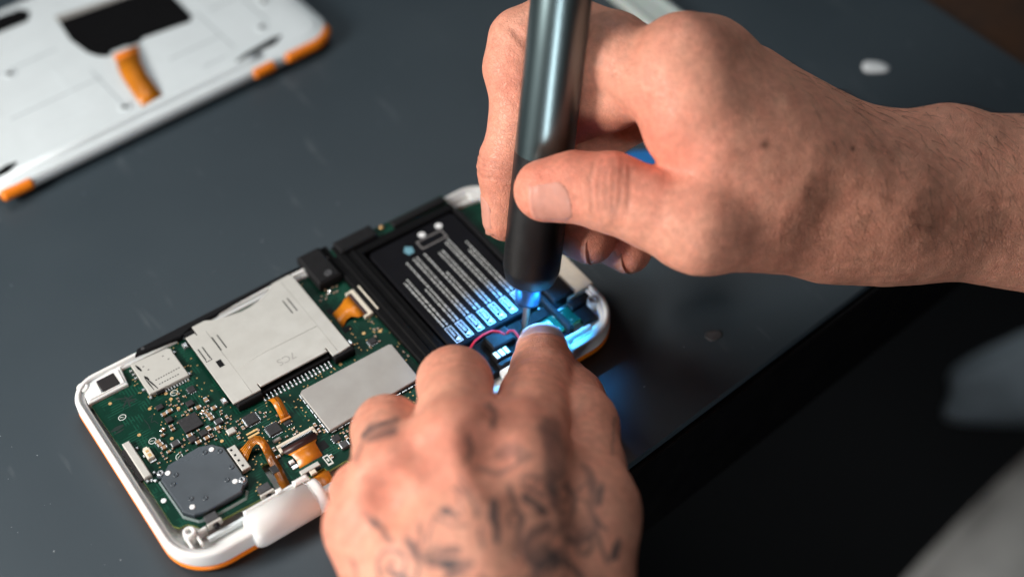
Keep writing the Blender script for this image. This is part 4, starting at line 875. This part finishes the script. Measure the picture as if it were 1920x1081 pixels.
def nail(hand, fl, G, a, b, dorsal, width_deg, mats='nail', edge=True, back=11.5, fwd=3.5, lift=.14):
    """nail plate following the finger tip; a = last joint, b = centre of the tip ball"""
    a = np.array(a, float); b = np.array(b, float); ax = unit(b-a); dorsal = np.array(dorsal, float); d = unit(dorsal-ax*(dorsal @ ax)); sd_ = np.cross(ax, d)
    nu, nv = 13, 14; R_ = np.zeros((nv, nu)); Vt = []
    for j in range(nv):
        s_ = -back+(back+fwd)*j/(nv-1); s2 = min(s_, fwd-1.2)
        for i in range(nu):
            u = -1+2*i/(nu-1); w_ = j/(nv-1); rnd = math.sqrt(max(0.02, 1-max(0, (.42-w_)/.42)**2.2)) if w_ < .42 else 1
            th = math.radians(width_deg)*u*rnd; dr = d*math.cos(th)+sd_*math.sin(th); o_ = b+ax*s2
            ts = np.linspace(2, 16, 113); sd = sample(fl, G, o_+ts[:, None]*dr); k = np.argmax(sd > 0); r_ = ts[k] if sd[k] > 0 else 9
            rim_ = abs(u) > .93 or j == 0
            Vt.append(b+ax*(s_-(1-abs(u))*0+(-.9*u*u if j > nv-4 else 0))+dr*(r_+(-.22 if rim_ else lift)))
    mb = MB(); Fs = [(j*nu+i, j*nu+i+1, (j+1)*nu+i+1, (j+1)*nu+i) for j in range(nv-1) for i in range(nu-1)]
    c = b; V2 = [q-(q-b)/np.linalg.norm(q-b)*.35 for q in Vt]; n0 = len(Vt)
    Fs2 = [tuple(n0+k for k in f[::-1]) for f in Fs]
    rim = [i for i in range(nu)]+[j*nu+nu-1 for j in range(1, nv)]+[(nv-1)*nu+i for i in range(nu-2, -1, -1)]+[j*nu for j in range(nv-2, 0, -1)]
    Fs3 = [(rim[k], rim[(k+1)%len(rim)], n0+rim[(k+1)%len(rim)], n0+rim[k]) for k in range(len(rim))]
    mb.add(Vt+V2, Fs+Fs2+Fs3, 0, True)
    for k, f in enumerate(Fs):
        if edge and k // (nu-1) >= nv-3: mb.mi[k] = 1
    return mb.build('fingernail', [mats, 'nailedge'], hand, base=hand['_base'])

BASE_SKIN = np.array([0.76, 0.345, 0.232])
def tone(v, n_, fm, red_spots, pale=0.0):
    c = np.tile(BASE_SKIN, (len(v), 1)); m1 = wavy(v, 16, 11)*.5+wavy(v, 6, 12)*.35
    c *= (1+.065*m1)[:, None]; c[:, 1] *= 1-.03*wavy(v, 9, 13); c[:, 2] *= 1-.03*wavy(v, 9, 13)
    for p_, r_, a in red_spots:
        k = a*np.exp(-((v-np.array(p_))**2).sum(1)/r_**2)
        c[:, 0] *= 1+.02*k; c[:, 1] *= 1-.24*k; c[:, 2] *= 1-.26*k
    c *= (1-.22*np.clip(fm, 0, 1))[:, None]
    return np.clip(c, 0, 1)

VIEW = unit((0.3757857, 0.55120074, -0.74495829)); TOCAM = -VIEW; RIGHT = unit((0.81473947, -0.57955301, -0.01783)); UPV = unit((0.44157073, 0.60024666, 0.66687273))
# ---- the hand holding the driver
r_index = [((185.5,-1.1,95.0),12.2),((180.5,32.2,95.5),12.2),((176.0,55.0,94.0),10.8),((165.3,58.9,90.2),10.4),((159.7,55.2,84.7),9.7),((154.9,47.1,73.5),8.6),((146.7,42.4,59.2),9.0),((141.6,36.1,44.0),7.7)]
r_thumb = [((172.0,-21.2,69.2),13.2),((164.1,-9.5,71.2),11.9),((156.8,2.1,73.4),11.7),((149.3,10.7,73.3),10.3),((142.3,15.6,72.0),9.6)]
r_middle = [((190.2,10.0,100.1),12.0),((176.8,29.4,82.2),10.6),((163.3,46.3,65.1),9.8),((160.1,31.4,33.7),8.7),((162.2,17.4,36.4),8.0)]
r_ring = [((204.1,15.3,90.9),11.8),((192.6,32.0,67.9),10.2),((178.4,45.7,46.8),9.3),((174.2,27.4,23.1),8.3),((174.5,12.1,28.0),7.6)]
r_little = [((218.1,10.6,78.4),10.8),((214.4,13.7,38.5),8.2),((201.5,8.0,25.2),7.2)]
r_palm = [((303.3,-74.1,34.5),27,(401.2,-115.6,-0.5),32),((316.2,-64.4,32.2),27,(416.1,-106.7,-2.5),32),((238.2,-43.4,54.0),19.4,(303.3,-74.1,34.5),27),((250.0,-31.5,55.3),18.8,(316.2,-64.4,32.2),27),
    ((225.9,-42.0,62.2),16,(185.9,-1.3,94.9),12.2),((235.1,-35.4,61.0),15.5,(190.2,10.0,100.1),12.3),((245.1,-28.0,55.4),14.5,(204.1,15.3,90.9),12),((251.2,-24.4,50.4),13.5,(220.4,12.8,75.8),11),
    ((230.6,-40.3,49.8),17.0,(171.9,-21.4,69.0),13.4),((241.7,-47.5,51.4),18.6,(216.5,-34.6,54.9),17.4),((221.1,-30.4,52.3),17,(201.5,-14.6,67.5),14),((197.4,-25.3,73.6),13.0,(183.7,-14.0,85.8),10.5)]
toc = lambda p_, d: tuple(np.array(p_)+TOCAM*d)
r_bumps = [((266.4,-34.8,55.8),15.2,9),((179.2,-1.3,87.5),10.0,7),((190.7,12.5,100.9),10.6,12),((203.5,13.5,92.0),10.4,12)]
r_red = [((157.3,3.3,85.4),16,.55),((143.0,17.1,83.0),14,.8),((133.4,9.4,72.4),12,.7),((147.1,47.5,91.4),15,.75),((139.1,40.5,60.7),12,.6),((138.9,32.1,41.0),10,.5),((167.8,-0.6,93.1),15,.6),((171.9,-12.1,86.7),14,.55),((190.0,14.6,110.2),14,.4),((159.2,12.9,37.0),14,.6),((171.9,9.0,29.8),14,.6),((183.9,-41.5,65.6),30,.25)]
def r_paint(v, n_, fm):
    c = tone(v, n_, fm, r_red)
    for p_, r_ in (((191.6,-24.3,92.9), 1.35), ((219.3,-33.3,82.8), .8)):   # two moles
        q = v-np.array(p_); j = np.argmin(np.abs(q @ RIGHT)+np.abs(q @ UPV)+np.where(n_ @ TOCAM > .3, 0, 1e3))
        k = np.exp(-(((v-v[j])**2).sum(1))/r_**2); c *= (1-.75*k)[:, None]
    return c
tdir = np.array(r_thumb[4][0])-np.array(r_thumb[2][0])
r_folds = [dict(c=r_thumb[2][0], axis=tdir, dorsal=TOCAM*.9+UPV*.1, offs=(-6.5,-4.0,-1.8,.4,2.6,5.0), amp=.30, w=.8, reach=15, seed=2),
    dict(c=r_index[3][0], axis=np.array(r_index[4][0])-np.array(r_index[2][0]), dorsal=RIGHT*.6+TOCAM, offs=(0,1.2), amp=.9, w=.9, seed=4),
    dict(c=r_index[6][0], axis=np.array(r_index[7][0])-np.array(r_index[5][0]), dorsal=TOCAM-RIGHT, offs=(-3,-1.2,.6,2.4), amp=.35, w=.7, seed=5)]
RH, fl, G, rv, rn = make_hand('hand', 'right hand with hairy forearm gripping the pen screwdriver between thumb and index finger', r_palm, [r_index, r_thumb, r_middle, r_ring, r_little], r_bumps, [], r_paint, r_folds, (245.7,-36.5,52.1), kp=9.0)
nail(RH, fl, G, r_thumb[3][0], r_thumb[4][0], TOCAM*.80-UPV*.50-RIGHT*.1, 43, back=8.6, fwd=4.6, edge=False)
nail(RH, fl, G, r_index[6][0], r_index[7][0], -RIGHT*1.0+TOCAM*.15, 48, back=8.5, fwd=5.2, edge=False)
nail(RH, fl, G, r_middle[3][0], r_middle[4][0], -UPV*.8+TOCAM*.75-RIGHT*.3, 46, 'nail', back=8, fwd=5.0, edge=False)
nail(RH, fl, G, r_ring[3][0], r_ring[4][0], -UPV*.8+TOCAM*.75-RIGHT*.3, 46, 'nail', back=8, fwd=4.8, edge=False)
# hair on the back of the hand and forearm
mb = MB(); hr = random.Random(21)
ux = (rv-np.array((245.7,-36.5,52.1))) @ RIGHT; uy = (rv-np.array((245.7,-36.5,52.1))) @ UPV
wgt = smooth01(ux, -52, 0)*smooth01(rn @ unit(TOCAM+.5*UPV), .25, .75)*smooth01(uy, -26, -6)
cand = np.nonzero(wgt > .02)[0]; prob = wgt[cand]/wgt[cand].sum()
pick = np.random.default_rng(5).choice(cand, 800, replace=False, p=prob)
for i in pick:
    p0 = rv[i]; n0 = rn[i]; dirn = -UPV*.9+RIGHT*hr.uniform(-.1, .55)+np.array([hr.uniform(-.2, .2) for _ in range(3)])
    dirn = unit(dirn-n0*(dirn @ n0)); L_ = hr.uniform(4.0, 10.5); curl = np.cross(n0, dirn)*hr.uniform(-.25, .25)
    pts = [tuple(p0-n0*.2), tuple(p0+n0*.45+dirn*L_*.3), tuple(p0+n0*.75+dirn*L_*.65+curl*L_*.3), tuple(p0+n0*.55+dirn*L_+curl*L_*.9)]
    mb.tube(pts, [.055, .05, .04, .01], 3)
tag(mb.build('hair', 'hair', RH, base=RH['_base']), kind='stuff')

# ---- the tattooed hand holding the console down
l_index = [((87.6,-46.4,50.9),13.0),((100.0,-34.4,41.9),11.2),((111.2,-22.4,32.3),11.0),((118.9,-13.9,26.4),9.9),((124.2,-7.8,22.8),9.6),((131.8,3.1,15.9),8.6)]
l_middle = [((72.2,-40.9,58.0),13.4),((82.6,-23.4,48.0),11.4),((92.0,-7.4,39.1),10.8),((97.5,-1.8,16.5),9.0),((104.7,4.8,0.9),8.0)]
l_ring = [((55.3,-36.2,53.0),12.6),((61.7,-22.1,45.1),11.0),((67.4,-8.8,36.4),10.3),((71.9,-4.5,15.0),8.5),((79.5,2.9,-1.2),7.8)]
l_little = [((44.8,-36.5,42.0),11.0),((49.0,-26.1,34.4),9.4),((52.8,-16.0,26.4),8.7),((53.7,-11.2,8.9),7.8),((60.4,-6.0,-5.3),7.0)]
l_thumb = [((97.1,-65.0,35.2),13.8),((107.6,-50.1,31.4),11.9),((117.4,-35.2,27.3),11.8),((125.0,-20.8,18.9),10.6),((129.5,-10.4,12.8),9.6)]
l_palm = [((47.8,-104.6,36.2),17,(87.7,-46.3,51.1),13.2),((43.0,-102.2,38.2),17,(72.2,-40.9,58.0),13.6),((39.1,-98.4,36.4),16,(55.3,-36.2,53.0),12.8),((36.2,-94.1,32.7),16,(44.8,-36.5,42.0),11.2),
    ((33.5,-85.4,27.0),16,(45.2,-36.3,31.7),11),((58.1,-107.6,28.4),18,(97.1,-65.0,35.2),14.3),((89.9,-64.0,31.0),15,(92.1,-54.7,36.4),13),((52.5,-84.7,27.7),20,(70.7,-40.2,29.6),16)]
l_bumps = [(toc((88.4,-44.3,52.9),4.8),9.8,6),(toc((72.5,-39.5,59.1),4.0),9.6,6),(toc((55.8,-34.5,54.4),3.4),9.0,6),(toc((44.7,-35.1,43.1),2.6),8.4,6)]
for a, b in (((965,880,388),(965,1300,348)),((862,880,380),(930,1300,346)),((752,930,381),(890,1300,350))): pass
l_tend = [(toc((85.1,-49.9,49.8),4.6),8.4,toc((57.2,-88.2,42.3),5.5),8.8),(toc((70.1,-44.8,56.7),4.8),8.6,toc((51.1,-85.1,44.2),5.5),9),(toc((53.8,-40.4,51.8),4.4),8.2,toc((45.8,-80.1,42.5),5.2),8.8)]
l_red = [((68.3,-42.2,71.1),15,.5),((87.6,-43.2,62.7),15,.48),((52.8,-38.1,63.7),14,.45),((39.7,-35.7,50.9),13,.45),((91.5,-8.4,50.2),12,.35),((67.2,-9.8,46.3),10,.3),((47.5,-15.4,36.2),12,.5),((112.6,-21.5,37.7),12,.35),((31.2,-37.5,38.5),16,.4)]
HO = np.array((67.3,-57.3,54.1)); HU = RIGHT; HV = UPV
def uv(p_): q = np.array(p_)-HO; return float(q @ HU), float(q @ HV)
TAT = []   # tattoo strokes on the back of the hand: ((points in the hand plane), half width, darkness)
def tt(w, d, *pts): TAT.append(([uv(p_) for p_ in pts], w, d))
tt(2.1,1,(61.6,-12.3,47.0),(64.8,-13.6,47.6),(67.9,-15.0,48.1)); tt(1.0,.9,(59.8,-11.8,46.4),(62.0,-12.3,47.2)); tt(.8,.6,(58.6,-13.2,47.5),(58.2,-14.8,46.0),(56.4,-15.8,44.5))
sp = [uv((45.5,-50.6,45.4))]
TAT.append(([(sp[0][0]+(1.0+.52*a)*math.cos(a*1.0+2.2), sp[0][1]+(1.0+.52*a)*math.sin(a+2.2)*.95) for a in np.linspace(0, 10.5, 46)], .62, .6))
tt(1.3,.85,(53.4,-56.0,48.1),(57.2,-59.2,47.6),(61.4,-61.8,47.8)); tt(.6,.5,(52.4,-53.8,49.2),(56.9,-56.1,49.8),(60.6,-59.3,49.3))
tt(1.2,.7,(72.2,-56.9,56.9),(70.8,-59.8,54.0),(69.4,-62.7,51.2)); tt(1.3,.75,(79.3,-61.3,57.2),(80.7,-64.1,55.9),(81.4,-66.3,54.6))
tt(3.4,.42,(95.0,-50.6,62.3),(93.7,-54.9,58.5),(90.9,-58.2,54.6)); tt(2.0,.6,(88.7,-58.7,55.8),(86.9,-62.7,54.6),(86.3,-64.9,52.7)); tt(2.2,.35,(81.0,-48.0,59.9),(84.5,-49.2,60.8),(85.9,-52.1,59.3))
tt(.9,.5,(88.2,-32.0,59.3),(88.6,-34.4,57.6),(87.0,-35.6,56.0)); tt(1.0,.55,(45.9,-38.1,49.5),(47.3,-41.0,48.0),(48.6,-44.2,46.4)); tt(.6,.45,(45.2,-36.2,50.5),(45.6,-38.1,49.3))
tt(.8,.45,(76.8,-39.0,61.8),(75.2,-42.5,61.0),(73.7,-43.4,59.6)); tt(.8,.4,(67.0,-48.0,58.2),(69.0,-51.3,56.7),(68.8,-55.1,53.8)); tt(.7,.45,(59.3,-49.0,53.6),(61.8,-52.7,52.1),(65.6,-54.8,52.5))
tt(.8,.5,(77.7,-56.2,57.5),(76.6,-62.6,52.2),(72.6,-66.2,47.5)); tt(.9,.5,(80.0,-66.3,51.2),(82.5,-70.0,49.7),(85.4,-70.8,50.6)); tt(1.2,.6,(83.9,-73.0,48.2),(86.1,-75.9,47.2),(89.5,-77.2,47.9))
tt(.8,.5,(73.3,-69.4,48.2),(75.0,-73.1,46.3),(72.5,-75.2,43.5)); tt(1.0,.55,(79.0,-74.7,47.2),(81.0,-78.0,45.7),(82.3,-82.2,43.3)); tt(.8,.45,(93.6,-72.0,48.5),(92.2,-76.2,44.6),(91.4,-80.9,40.8))
tt(.7,.45,(61.7,-66.3,47.4),(63.0,-69.2,45.8),(66.4,-70.6,46.5)); tt(.7,.4,(55.7,-46.4,51.0),(55.3,-49.4,48.6),(53.4,-50.0,47.2)); tt(1.4,.4,(102.2,-57.2,46.3),(101.0,-62.4,45.8),(97.4,-66.0,44.1))
tt(.7,.45,(36.6,-41.9,42.0),(37.0,-44.9,40.0),(35.0,-45.7,38.3)); tt(.7,.4,(74.1,-47.8,59.3),(76.4,-50.7,58.2),(79.0,-51.9,58.7)); tt(.9,.45,(92.9,-60.9,51.0),(92.1,-65.6,49.7),(89.6,-67.8,46.9))
tr = random.Random(12)
def leaf(x, y, a, l, w, dk, kap=0.0):
    n_s = 6; st = l/n_s
    for k in range(n_s):
        x1, y1 = x+st*math.cos(a), y+st*math.sin(a); TAT.append(([(x, y), (x1, y1)], w*(.25+.85*math.sin(math.pi*(k+.5)/n_s)), dk)); x, y = x1, y1; a += kap
def swirl(x, y, r0, turns, a0, dk, s=1):
    TAT.append(([(x+(r0*.25+r0*.75*t)*math.cos(a0+s*t*turns*6.28), y+(r0*.25+r0*.75*t)*math.sin(a0+s*t*turns*6.28)) for t in np.linspace(0, 1, 26)], .5, dk))
for _ in range(30):
    x0, y0 = tr.uniform(-30, 40), tr.uniform(-28, 15)
    if x0 < -6 and y0 > -2 or x0 > 30 and y0 > 2: continue
    leaf(x0, y0, tr.choice((0, .7, 1.57, 2.4, 3.6))+tr.uniform(-.3, .3), tr.uniform(4, 9), tr.uniform(.8, 1.7), tr.uniform(.5, .75), tr.choice((0, .1, -.12)))
for x0, y0, r0, tn, a0, s_ in [(14, -14, 4.2, 1.3, 0, 1), (28, -8, 3.6, 1.2, 2, -1), (3, -20, 3.2, 1.4, 1, 1), (22, 4, 3.4, 1.1, 4, 1), (33, -22, 3.8, 1.3, 3, -1), (9, 0, 3.0, 1.0, 5, -1)]: swirl(x0, y0, r0, tn, a0, .55, s_)
for _ in range(26):
    x0, y0 = tr.uniform(-28, 40), tr.uniform(-28, 13); a = tr.choice((0, .8, 1.57, 2.4, 4))+tr.uniform(-.3, .3); pts = []
    if x0 < -8 and y0 > -4: continue
    kap = tr.choice((0, 0, .12, -.12)); n_s = tr.randint(4, 8)
    for k in range(n_s): pts.append((x0, y0)); x0 += 1.4*math.cos(a); y0 += 1.4*math.sin(a); a += kap
    TAT.append((pts, tr.choice((.35, .45, .6)), tr.uniform(.35, .6)))
for _ in range(9):                                   # softly shaded areas
    x0, y0 = tr.uniform(0, 36), tr.uniform(-24, 12); TAT.append(([(x0, y0), (x0+tr.uniform(-3, 3), y0+tr.uniform(-5, 5))], tr.uniform(2.4, 4.2), tr.uniform(.14, .28)))
def l_paint(v, n_, fm):
    c = tone(v, n_, fm, l_red); q = v-HO; U_ = np.stack([q @ HU, q @ HV], 1); face = smooth01(n_ @ TOCAM, -.05, .25)
    U_ = U_+np.stack([wavy(v, 5, 31), wavy(v, 5, 32)], 1)*.25
    ink = np.zeros(len(v))
    for pts, w, dk in TAT:
        best = np.full(len(v), 1e3)
        for (x0, y0), (x1, y1) in zip(pts, pts[1:]):
            dx, dy = x1-x0, y1-y0; t = np.clip(((U_[:, 0]-x0)*dx+(U_[:, 1]-y0)*dy)/(dx*dx+dy*dy+1e-9), 0, 1)
            best = np.minimum(best, np.hypot(U_[:, 0]-x0-t*dx, U_[:, 1]-y0-t*dy))
        ink = np.maximum(ink, min(.95, dk*1.35)*(1-smooth01(best, w*.5, w*1.15)))
    ink *= face*(.85+.15*wavy(v, 6, 33)); ink = np.clip(ink, 0, .94)[:, None]
    return c*(1-ink)+np.array([.045, .055, .062])*ink
l_folds = [dict(c=l_index[4][0], axis=np.array(l_index[5][0])-np.array(l_index[3][0]), dorsal=TOCAM+UPV, offs=(-5,-3.2,-1.4,.4,2.0), amp=.4, w=.7, seed=3),
    dict(c=l_index[2][0], axis=np.array(l_index[3][0])-np.array(l_index[1][0]), dorsal=TOCAM+UPV, offs=(-5,-3,-1,1,3), amp=.35, w=.8, seed=8),
    dict(c=l_middle[2][0], axis=np.array(l_middle[2][0])-np.array(l_middle[1][0]), dorsal=TOCAM+UPV*.4, offs=(-7,-5,-3,-1,1,3), amp=.4, w=.8, seed=9),
    dict(c=l_ring[2][0], axis=np.array(l_ring[2][0])-np.array(l_ring[1][0]), dorsal=TOCAM+UPV*.4, offs=(-5,-3,-1,1,3), amp=.35, w=.8, seed=10)]
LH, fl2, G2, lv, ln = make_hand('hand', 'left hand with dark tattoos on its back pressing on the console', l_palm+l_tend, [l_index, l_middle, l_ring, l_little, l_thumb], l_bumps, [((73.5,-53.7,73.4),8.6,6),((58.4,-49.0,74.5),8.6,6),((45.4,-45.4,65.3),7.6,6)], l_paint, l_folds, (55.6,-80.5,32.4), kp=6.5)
nail(LH, fl2, G2, l_index[4][0], l_index[5][0], UPV*.9+TOCAM*.55, 56, 'nailpale', back=8.0, fwd=7.5)

for o in list(scn.objects):
    if '_base' in o: del o['_base']
